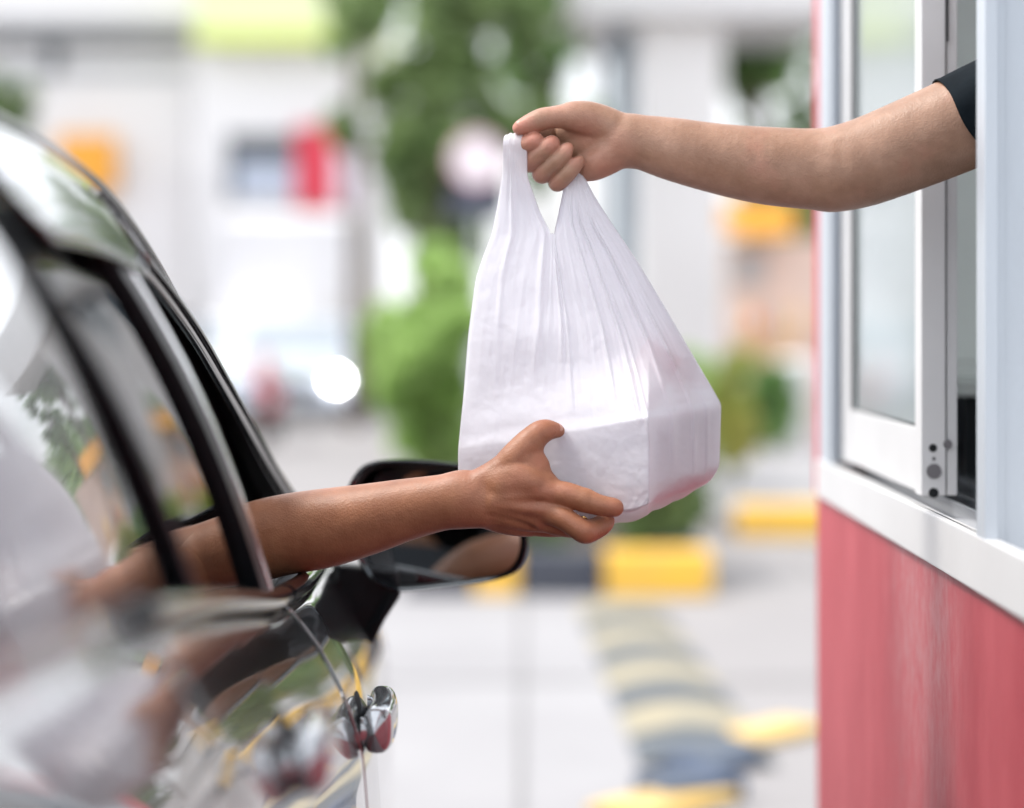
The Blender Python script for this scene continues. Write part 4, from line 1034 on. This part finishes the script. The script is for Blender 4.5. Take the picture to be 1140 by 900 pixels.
# ---------- kerb round the planting bed ----------
def kerb(name, p, q, m, label, group, h=.19, w=.26):
    p=Vector(p);q=Vector(q); d=(q-p); L=d.length; ang=math.atan2(d.y,d.x)
    b=MB(); b.box((0.004,0,0),(L-.004,w,h),.025)
    o=b.build(name,m); o.location=p; o.rotation_euler=(0,0,ang); tag(o,label,'kerb',group); return o
KY=11.75
def kx(px,D=KY): return (px-VX)/F*D
ks=[(450,526,'blackp','black painted kerb block of the planting bed, hidden mostly behind the door mirror'),(526,578,'yellow','short yellow kerb block seen just under the right end of the door mirror'),(578,672,'blackp','black painted kerb block below the cupped hand, between two yellow ones'),(672,795,'yellow','broad yellow kerb block below the bag at the corner of the planting bed')]
for a,b_,m,l in ks: kerb('kerb_block',(kx(a),KY,0),(kx(b_),KY,0),M[m],l,'painted kerb blocks round the planting bed',.215,.30)
xr=kx(795); 
for i in range(3): kerb('kerb_block',(xr,KY+.32+i*1.2,0),(xr-.04*(i+1),KY+.32+(i+1)*1.2-.02,0),M['blackp' if i%2==0 else 'yellow'],['black kerb block on the side of the bed, first after the corner','yellow kerb block on the side of the bed, behind the first black one','far black kerb block on the side of the bed'][i],'painted kerb blocks round the planting bed',.19,.24)
kerb('kerb_block',(kx(822,14.9),14.9,0),(kx(925,14.9),14.9,0),M['yellow'],'yellow kerb block at the pavement edge beside the kiosk corner','painted kerb blocks of the far pavement',.20,.3)
kerb('kerb_block',(kx(925,14.9),14.9,0),(kx(1080,14.9),14.9,0),M['blackp'],'black kerb block at the pavement edge hidden behind the kiosk','painted kerb blocks of the far pavement',.20,.3)
flat('soil_bed',kx(450)+.02,KY+.3,xr-.03,16.2,.10,mat('soil',(.09,.07,.05),.9,var=.3,vscale=6))
# speed hump: faded stripes between the bed and the near yellow kerb
hump=empty('speed_hump',(0,0,0),0,'low speed hump with faded yellow and grey stripes running along the lane','speed hump')
n=8
P0=Vector((kx(690,11.3),11.3,0)); P1=Vector((kx(790,7.25),7.25,0)); dd=(P1-P0); wd=Vector((.25,0,0))
for i in range(n):
    a=P0+dd*(i/n); b_=P0+dd*((i+.96)/n); vs=[];fs=[]
    W_=.20+.01*i/n
    for p in (a,b_):
        for k in range(9):
            t=-1+2*k/8; vs.append((p.x+W_*t,p.y-.03*(1-t*t)*.6,.006+.045*(1-t*t)))
    for k in range(8): fs.append((k,k+1,k+10,k+9))
    mesh('hump_stripe',vs,fs,M['faded'] if i%2==0 else M['greyp'],hump,True)
kerb('kerb_block',(kx(700,6.95),6.85,0),(kx(742,6.8),6.66,0),M['bluep'],'blue-black painted kerb block at the foot of the striped hump','near painted kerb blocks beyond the kiosk',.07,.26)
kerb('kerb_block',(kx(712,6.5),6.42,0),(kx(832,6.6),6.76,0),M['pale_yellow'],'yellow kerb block at the foot of the striped hump, nearest the camera','near painted kerb blocks beyond the kiosk',.04,.20)
kerb('kerb_block',(kx(790,7.2),7.10,0),(kx(850,7.4),7.32,0),M['bluep'],'blue-black painted kerb block between two yellow ones near the kiosk corner','near painted kerb blocks beyond the kiosk',.05,.20)
kerb('kerb_block',(kx(842,7.6),7.58,0),(kx(925,7.8),7.90,0),M['pale_yellow'],'yellow kerb block beside the red kiosk corner','near painted kerb blocks beyond the kiosk',.04,.18)
# ---------- shrubs ----------
def shrub(px0,px1,ytop,ybase,D,n,size,m,label,name='shrub',zb=.1,nc=26,depth=.5):
    x0,x1=kx(px0,D),kx(px1,D); z1=EYE-(ytop-VY)/F*D; z0=zb; c_=Vector(((x0+x1)/2,D,(z0+z1)/2)); rx=(x1-x0)/2; rz=(z1-z0)/2
    r=empty(name,(c_.x,D,zb),0,label,'shrub'); cl_=[]
    for i in range(nc):
        d=Vector(RNG.normal(size=3)); d.normalize(); s=random.random()**.4
        cl_.append((Vector((d.x*rx*s*.78,d.y*depth*s,rz+d.z*rz*s*.8)),min(rx,rz)*(.28+.2*random.random())))
    leaves('foliage',cl_,n,size,m,r)
    b=MB()
    for i in range(7): q=cl_[i][0]; b.tube([(0,0,-.05),(q.x*.4,q.y*.4,q.z*.5),tuple(q)],[.02,.014,.006],6)
    b.build('stem',M['stem'],r); return r
shrub(424,545,228,520,14.6,15000,.085,M['leaf_bright'],'tall bright yellow-green shrub left of the bag, in the planting bed')
shrub(405,460,330,420,16.6,4000,.07,M['leaf_bright'],'lower bright shrub at the left end of the planting bed',zb=.9,depth=.3)
shrub(560,700,300,600,14.2,12000,.075,M['leaf_mid'],'green shrub behind the bag in the planting bed')
shrub(668,806,440,606,12.8,14000,.045,M['leaf_dark'],'low dark clipped bush behind the yellow kerb, under the bag',depth=.45)
shrub(560,640,560,606,12.4,3000,.045,M['leaf_dark'],'small dark bush just beyond the black kerb block',depth=.2,nc=10)
shrub(790,840,370,575,17.5,6000,.07,M['leaf_yellow'],'loose yellow-flowering shrub between the white column and the pavement')
shrub(705,815,395,570,18.2,7000,.07,M['leaf_bright'],'yellow-green shrub at the foot of the white column')
shrub(828,898,392,475,22.5,5000,.08,M['leaf_mid'],'green clipped shrub on the pavement under the stall',zb=.12)
# ---------- trees ----------
def tree(px,py_c,D,rx,rz,n,size,m,label,trunk_r=.12,nc=60,lean=0,spread=.18,base=0,depth=None):
    c_=at(px,py_c,D); r=empty('tree',(c_.x+lean,D,base),0,label,'tree'); cl_=[]
    o_=Vector((c_.x,D,c_.z))-Vector((c_.x+lean,D,base)); dp=depth or rx*.8
    for i in range(nc):
        d=Vector(RNG.normal(size=3)); d.normalize(); s=random.random()**.35
        cl_.append((o_+Vector((d.x*rx*s,d.y*dp*s,d.z*rz*s)),min(rx,rz)*spread*(.6+.7*random.random())))
    leaves('crown',cl_,n,size,m,r)
    b=MB(); fork=Vector((o_.x*.3,0,max(.6,o_.z-rz*.75))); b.tube([(0,0,0),(o_.x*.1,0,fork.z*.5),tuple(fork)],[trunk_r*1.25,trunk_r,trunk_r*.85],12)
    for i in range(12):
        q=cl_[i*3%nc][0]; md=fork.lerp(q,.5)+Vector((0,0,.15)); b.tube([tuple(fork),tuple(md),tuple(q)],[trunk_r*.6,trunk_r*.35,trunk_r*.1],7)
    b.build('trunk',M['bark'],r,True); return r
tree(500,95,24,1.15,1.95,5000,.15,M['leaf_dark'],'dark green tree left of the two hands, its crown full of bright gaps',.10,60)
tree(610,60,27,.60,1.5,1700,.14,M['leaf_mid'],'thin green tree just above the giving hand',.08,34)
tree(395,15,30,.5,.8,900,.15,M['leaf_mid'],'sparse leafy tree top against the pale building',.08,20)
tree(846,60,32,.75,1.5,1700,.16,M['leaf_mid'],'green tree between the white column and the kiosk',.10,40)
tree(896,120,33,.35,1.0,1600,.15,M['leaf_mid'],'narrow green tree close to the kiosk corner',.08,20)
tree(-10,120,30,.5,.5,1500,.14,M['leaf_dark'],'dark tree at the far left above the car roof',.10,30)
tree(470,200,26,.60,.8,2000,.14,M['leaf_dark'],'low dark tree standing behind the round sign',.12,26)
for i,(x,y,s_) in enumerate(((-12,60,3.2),(10.5,62,2.8),(13,60,3.4),(8.2,66,3.0),(17,60,3.2),(-17,60,3.4),(22,55,3.0),(-24,56,3.5))):
    r=empty('tree',(x,y,0),0,['far green tree beyond the parked cars','rounded far tree on the skyline','tall far tree beyond the canopy','far tree behind the food stall','far right tree beyond the kiosk','far left tree behind the pale buildings','outermost far tree on the kiosk side','outermost far tree on the car side'][i],'tree')
    cl_=[(Vector((RNG.normal()*s_*.5,RNG.normal()*s_*.5,s_*1.15+RNG.normal()*s_*.32)),s_*.36) for _ in range(26)]
    leaves('crown',cl_,5200,.28,M['leaf_mid'],r); b=MB(); b.tube([(0,0,0),(0,0,s_)],[.22,.14],10); b.build('trunk',M['bark'],r,True)
# ---------- canopy with columns ----------
can=empty('canopy',(0,0,0),0,'white flat canopy on thick columns across the far side of the lane','canopy')
def slab(px0,px1,py0,py1,D,dep): a=at(px0,py1,D); b_=at(px1,py0,D); return (a.x,D,a.z),(b_.x,D+dep,b_.z)
lo_,hi_=slab(545,930,-70,16,28,5); one('roof_slab','box',M['alu_white'],can,lo=lo_,hi=hi_,bev=.03)
a=at(712,0,28.4); b_=at(806,0,28.4); B=MB(); B.box((a.x,28.4,0),(b_.x,29.4,lo_[2]-.002),.04); 
for k in range(3): pass
B.build('column',M['bwhite'],can)
a=at(680,0,29.8); b_=at(706,0,29.8); one('column','box',M['blue_grey'],can,lo=(a.x,29.8,0),hi=(b_.x,30.3,lo_[2]-.002),bev=.02)
a=at(655,0,31.5); b_=at(668,0,31.5); one('column','box',M['pale'],can,lo=(a.x,31.5,0),hi=(b_.x,31.8,lo_[2]-.002),bev=.02)
# ---------- round sign ----------
rs=empty('round_sign',tuple(at(531,356,19).xy)+(0,),0,'round white and pale pink traffic sign on a post above a dark plate','sign'); zc=at(531,178,19).z
b=MB(); b.tube([(0,-.03,zc),(0,-.015,zc)],[.215,.215],40); b.build('sign_disc',mat('sign_white',(.86,.80,.84),.4),rs)
b=MB(); b.tube([(.195*math.cos(2*PI*k/40),-.033,zc+.195*math.sin(2*PI*k/40)) for k in range(41)],.016,8,cap=False); b.build('sign_ring',mat('sign_pink',(.75,.42,.50),.4),rs,True)
b=MB(); b.box((-.24,-.03,zc-.46),(.24,-.01,zc-.235),.01); b.build('sign_plate',mat('sign_dark_plate',(.06,.065,.10),.5),rs)
b=MB(); b.cyl((0,0,0),(0,0,zc+.2),.03,14); b.build('sign_post',M['grey'],rs,True)
# ---------- stall on the right ----------
st_=empty('food_stall',(0,0,0),0,'small food stall with a bright orange awning next to the white column','stall')
D=25; a=at(815,262,D); b_=at(884,226,D)
B=MB(); B.add([(a.x,D,a.z),(b_.x,D,a.z),(b_.x,D+.1,b_.z),(a.x,D+.1,b_.z),(a.x,D+1.4,a.z+.1),(b_.x,D+1.4,a.z+.1),(b_.x,D+1.3,b_.z+.05),(a.x,D+1.3,b_.z+.05)],[(0,1,2,3),(3,2,6,7),(7,6,5,4),(1,5,6,2),(0,3,7,4),(0,4,5,1)]); B.build('awning',M['orange'],st_)
one('stall_wall','box',M['pink'],st_,lo=(a.x+.02,D+1.0,0),hi=(b_.x+.5,D+1.2,a.z),bev=.01)
one('stall_counter','box',M['tan'],st_,lo=(a.x+.1,D+.2,.12),hi=(b_.x+.1,D+.9,EYE-.1),bev=.02)
B=MB(); B.box((a.x+.12,D+.94,EYE+.35),(a.x+.42,D+.99,EYE+.75),.01); B.build('menu_board',M['grey'],st_)
for i in range(7):
    x=a.x+.14+i*.09; z=EYE-.1; m_=[M['bwhite'],M['orange'],M['red'],M['blue_grey'],M['tan'],M['bwhite'],M['yellow']][i]
    g=MB(); hgt=.20+.05*math.sin(i*2.3); g.tube([(x,D+.35,z),(x,D+.35,z+hgt*.7),(x,D+.35,z+hgt*.85),(x,D+.35,z+hgt)],[.035,.035,.016,.016],12)
    tag(g.build('bottle',m_,None,True),['white bottle at the left end of the stall counter','orange bottle on the stall counter','red bottle on the stall counter','blue-grey bottle in the middle of the stall counter','tan bottle on the stall counter','second white bottle on the stall counter','yellow bottle at the right end of the stall counter'][i],'bottle','bottles on the stall counter')
bd_=empty('white_bin',tuple(at(884,0,23).xy)+(0,),0,'round pale bin standing on the pavement by the kiosk corner','bin')
g=MB(); g.tube([(0,0,.12),(0,0,.85),(0,0,.95),(0,0,1.0)],[.17,.19,.17,.08],24); g.build('bin_body',M['pale'],bd_,True)
# ---------- left: shops ----------
sh1=empty('shop_building',(0,0,0),0,'white shop with a lime green fascia, dark window and red poster','building')
D=40
def bx_(name,px0,px1,py0,py1,D,dep,m,par,gz=False,bev=.02):
    lo_,hi_=slab(px0,px1,py0,py1,D,dep)
    if gz: lo_=(lo_[0],lo_[1],0)
    return one(name,'box',m,par,lo=lo_,hi=hi_,bev=bev)
bx_('wall',215,412,50,0,D,6,M['bwhite'],sh1,gz=True)
bx_('fascia',216,414,-60,48,D-.6,7,M['pale_lime'],sh1); bx_('fascia_band',215,415,34,49,D-.63,.02,M['lime'],sh1,bev=.0)
bx_('shop_window',252,338,150,222,D-.05,.1,M['dark_glass'],sh1); bx_('window_panel',262,330,182,220,D-.12,.06,mat('pale_blue_panel',(.45,.50,.60),.5),sh1)
bx_('poster',328,372,140,232,D-.18,.08,M['red'],sh1); bx_('poster',372,412,150,232,D-.16,.06,mat('pale_pink_poster',(.74,.66,.74),.5),sh1)
bx_('shop_door',222,246,180,430,D-.05,.1,M['pale'],sh1)
sh2=empty('shop_building',(0,0,0),0,'wide white building with grey roof edge and orange signboard at the far left','building')
bx_('wall',-190,213,52,0,D+2,6,M['bwhite'],sh2,gz=True); bx_('roof',-200,216,-25,22,D+1.3,7,M['bwhite'],sh2); bx_('roof_edge',-200,215,22,38,D+1.5,6.6,M['grey'],sh2)
bx_('upper_window',52,66,40,84,D+1.9,.2,M['dark_glass'],sh2); bx_('window_band',-60,205,74,86,D+1.95,.1,M['grey'],sh2,bev=.0)
bx_('orange_sign',62,128,150,212,D+1.5,.3,M['orange'],sh2); bx_('shutter',140,205,190,440,D+1.93,.1,M['pale'],sh2)
bx_('lower_window',-60,40,180,330,D+1.93,.1,M['dark_glass'],sh2)
# ---------- vehicles ----------
def vehicle(name, label, cat, D, pxc, W, Lg, H, m, kindv='car', group=None, with_glint=False, rz=0):
    """front towards us; length runs away"""
    x=kx(pxc,D); r=empty(name,(x,D,0),0,label,cat,group); r.rotation_euler=(0,0,rz)
    if kindv=='car': prof=[(0,.25),(0,.58),(.06,.70),(.95,.92),(1.55,H-.05),(1.9,H),(2.9,H-.01),(3.6,.98),(Lg-.05,.92),(Lg,.5),(Lg,.25)]
    else: prof=[(0,.3),(0,.9),(.08,1.05),(.35,1.15),(.75,H-.12),(1.0,H),(Lg-.1,H),(Lg,H-.1),(Lg,.3)]
    b=MB(); vs=[];fs=[];n=len(prof); cols=[(-1,.0),(-.97,.5),(-.8,1.0),(0,1.04),(.8,1.0),(.97,.5),(1,.0)]
    for cx_,k in cols:
        for (y,z) in prof:
            narrow=1 if z<.95 else 1-.16*(z-.95)/(H-.95)*(1 if kindv=='car' else .4)
            vs.append((cx_*W/2*narrow, y+(.10 if abs(cx_)>.9 and y<.1 else 0), z if k>=.5 or z>.4 else z))
    m_=len(cols)
    for i in range(m_-1):
        for k in range(n-1): fs.append((i*n+k,i*n+k+1,(i+1)*n+k+1,(i+1)*n+k))
    b.add(vs,fs); b.build('body',m,r,True)
    if kindv=='car': q=[(.95,.95),(1.50,H-.07)]
    else: q=[(.37,1.20),(.74,H-.16)]
    g=MB(); (ya,za),(yb,zb_)=q; g.add([(-W*.42,ya-.01,za+.01),(W*.42,ya-.01,za+.01),(W*.36,yb-.03,zb_+.01),(-W*.36,yb-.03,zb_+.01)],[(0,1,2,3)]); solid(g.build('windscreen',M['windscreen_glass'],r),.01)
    for s_ in (-1,1):
        g=MB(); xs=s_*(W/2*.955+.006); y1_,y2_=(1.15,3.35) if kindv=='car' else (.6,1.5); g.add([(xs,y1_,1.0),(xs,y2_,1.0),(xs*.93,y2_-.35,H-.12),(xs*.93,y1_+.5,H-.12)],[(0,1,2,3)]); solid(g.build('side_window',M['dark_glass'],r),.01)
        one('headlight','ell',GLINT if (with_glint and s_>0) else M['chrome'],r,True,c=(s_*W*.38,-.02,.58),r=(.15,.06,.07) if not with_glint else (.07,.05,.06))  # one headlight glows in place of a sun glint
        for yy in (.8,Lg-.8):
            w=MB(); w.cyl((s_*(W/2-.2),yy,.32),(s_*(W/2+.01),yy,.32),.32,28); wo=w.build('wheel',M['tyre'],r,True); w=MB(); w.cyl((s_*(W/2+.0),yy,.32),(s_*(W/2+.02),yy,.32),.2,20); w.build('rim',M['rim'],wo,True)
    g=MB(); g.box((-W*.26,-.02,.42),(W*.26,.03,.56),.01); g.build('grille',M['hole'],r)
    g=MB(); g.box((-.22,-.04,.30),(.22,-.015,.40),.004); g.build('number_plate',M['bwhite'],r)
    return r
GLINT=mat('headlight_glint',(1,.98,.95),emit=38); GLINT2=mat('bike_lamp_glint',(1,.98,.95),emit=5)  # emission standing in for sun glints on the lamps
silver=mat('silver_car_paint',(.55,.60,.68),.25,metal=.3,coat=1); whitep=mat('white_car_paint',(.80,.80,.82),.3,coat=1); ypaint=mat('yellow_car_paint',(.80,.60,.08),.3,coat=1); dgp=mat('dark_grey_car_paint',(.06,.065,.08),.3,coat=1)
vehicle('parked_car','silver-blue car facing the camera just right of the black car, glints on its lamps','car',31,317,1.75,4.3,1.38,silver,group='cars parked before the shops',with_glint=True)
vehicle('parked_car','white car facing the camera beside the silver-blue one, nearest the shop door','car',34,262,1.75,4.3,1.36,whitep,group='cars parked before the shops')
vehicle('parked_car','yellow car behind the silver-blue one','car',36.2,382,1.7,3.4,1.42,ypaint,group='cars parked before the shops')
vehicle('parked_van','white delivery van standing in front of the shop','van',39.5,345,2.3,2.8,2.95,M['pale'],'van',rz=PI)
vehicle('parked_car','dark grey car far left, hidden behind the black car','car',33,130,1.75,4.3,1.4,dgp,group='cars parked before the shops')
# motorbike added to carry a second sun glint, imitated by a glowing lamp
mb=empty('motorbike',tuple(at(298,0,26).xy)+(0,),0,'small motorbike added beside the lane in front of the cars to carry a sun glint','motorbike')
for yy in (-.6,.6):
    w=MB(); w.tube([(0,yy+.27*math.cos(2*PI*k/32),.30+.27*math.sin(2*PI*k/32)) for k in range(33)],.04,8,cap=False); w.build('wheel',M['tyre'],mb,True)
w=MB(); w.tube([(0,-.6,.3),(0,-.45,.75),(0,-.4,.98)],[.03,.05,.04],10); w.tube([(0,-.45,.7),(0,-.1,.42),(0,.3,.45),(0,.55,.7)],[.07,.09,.11,.06],12); w.build('bike_body',M['red'],mb,True)
w=MB(); w.box((-.11,-.05,.68),(.11,.6,.78),.04); w.build('seat',M['rubber'],mb); w=MB(); w.tube([(-.3,-.35,1.0),(0,-.4,.98),(.3,-.35,1.0)],.014,8); w.build('handlebar',M['chrome'],mb,True)
one('headlight','ell',GLINT2,mb,True,c=(0,-.5,.55),r=(.05,.04,.05))
# ---------- light, sky, camera ----------
w=bpy.data.worlds.new('World'); SC.world=w; w.use_nodes=True; nt=w.node_tree; N=nt.nodes; L=nt.links
SUN_EL,SUN_AZ=math.radians(58),math.radians(-88)     # azimuth clockwise from +Y
bg=N['Background']; sky=N.new('ShaderNodeTexSky'); sky.sky_type='NISHITA'; sky.sun_disc=False; sky.sun_elevation=SUN_EL; sky.sun_rotation=SUN_AZ; sky.dust_density=3; sky.air_density=1.2; sky.ozone_density=1
tc=N.new('ShaderNodeTexCoord'); mp=N.new('ShaderNodeMapping'); mp.inputs['Scale'].default_value=(1,1,2.2); L.new(tc.outputs['Generated'],mp.inputs[0])
cn=N.new('ShaderNodeTexNoise'); cn.inputs['Scale'].default_value=2.2; cn.inputs['Detail'].default_value=7; cn.inputs['Roughness'].default_value=.55; L.new(mp.outputs[0],cn.inputs[0])
rp=N.new('ShaderNodeValToRGB'); rp.color_ramp.elements[0].position=.30; rp.color_ramp.elements[1].position=.52; rp.color_ramp.elements[0].color=(.35,.35,.35,1); L.new(cn.outputs[0],rp.inputs[0])
mx=N.new('ShaderNodeMix'); mx.data_type='RGBA'; L.new(rp.outputs[0],mx.inputs[0]); L.new(sky.outputs[0],mx.inputs[6]); mx.inputs[7].default_value=(9.5,9.7,10.2,1)
L.new(mx.outputs[2],bg.inputs[0]); bg.inputs[1].default_value=.115
sd=bpy.data.lights.new('sun','SUN'); sd.energy=1.8; sd.angle=math.radians(14); sd.color=(1,.95,.87); so=bpy.data.objects.new('sun',sd); COL.objects.link(so)
d=Vector((math.sin(SUN_AZ)*math.cos(SUN_EL),math.cos(SUN_AZ)*math.cos(SUN_EL),math.sin(SUN_EL))); so.rotation_euler=d.to_track_quat('Z','Y').to_euler(); so.location=d*30
cd=bpy.data.cameras.new('camera'); cam=bpy.data.objects.new('camera',cd); COL.objects.link(cam); SC.camera=cam
cam.location=(0,0,EYE); cam.rotation_euler=(PI/2,0,0); cd.lens=85; cd.sensor_width=36; cd.sensor_fit='HORIZONTAL'
cd.shift_x=(570-VX)/1140; cd.shift_y=-(450-VY)/1140; cd.clip_start=.02; cd.clip_end=600
cd.dof.use_dof=True; cd.dof.focus_distance=2.64; cd.dof.aperture_fstop=1.75; cd.dof.aperture_blades=0
SC.view_settings.view_transform='Standard'; SC.view_settings.look='None'; SC.view_settings.gamma=1; SC.view_settings.exposure=.95; SC.view_settings.use_curve_mapping=False
SC.render.resolution_x=1024; SC.render.resolution_y=808
cy=SC.cycles; cy.use_denoising=True; cy.max_bounces=10; cy.transparent_max_bounces=14; cy.transmission_bounces=6; cy.glossy_bounces=5; cy.diffuse_bounces=4; cy.sample_clamp_indirect=6; cy.caustics_reflective=False; cy.caustics_refractive=False
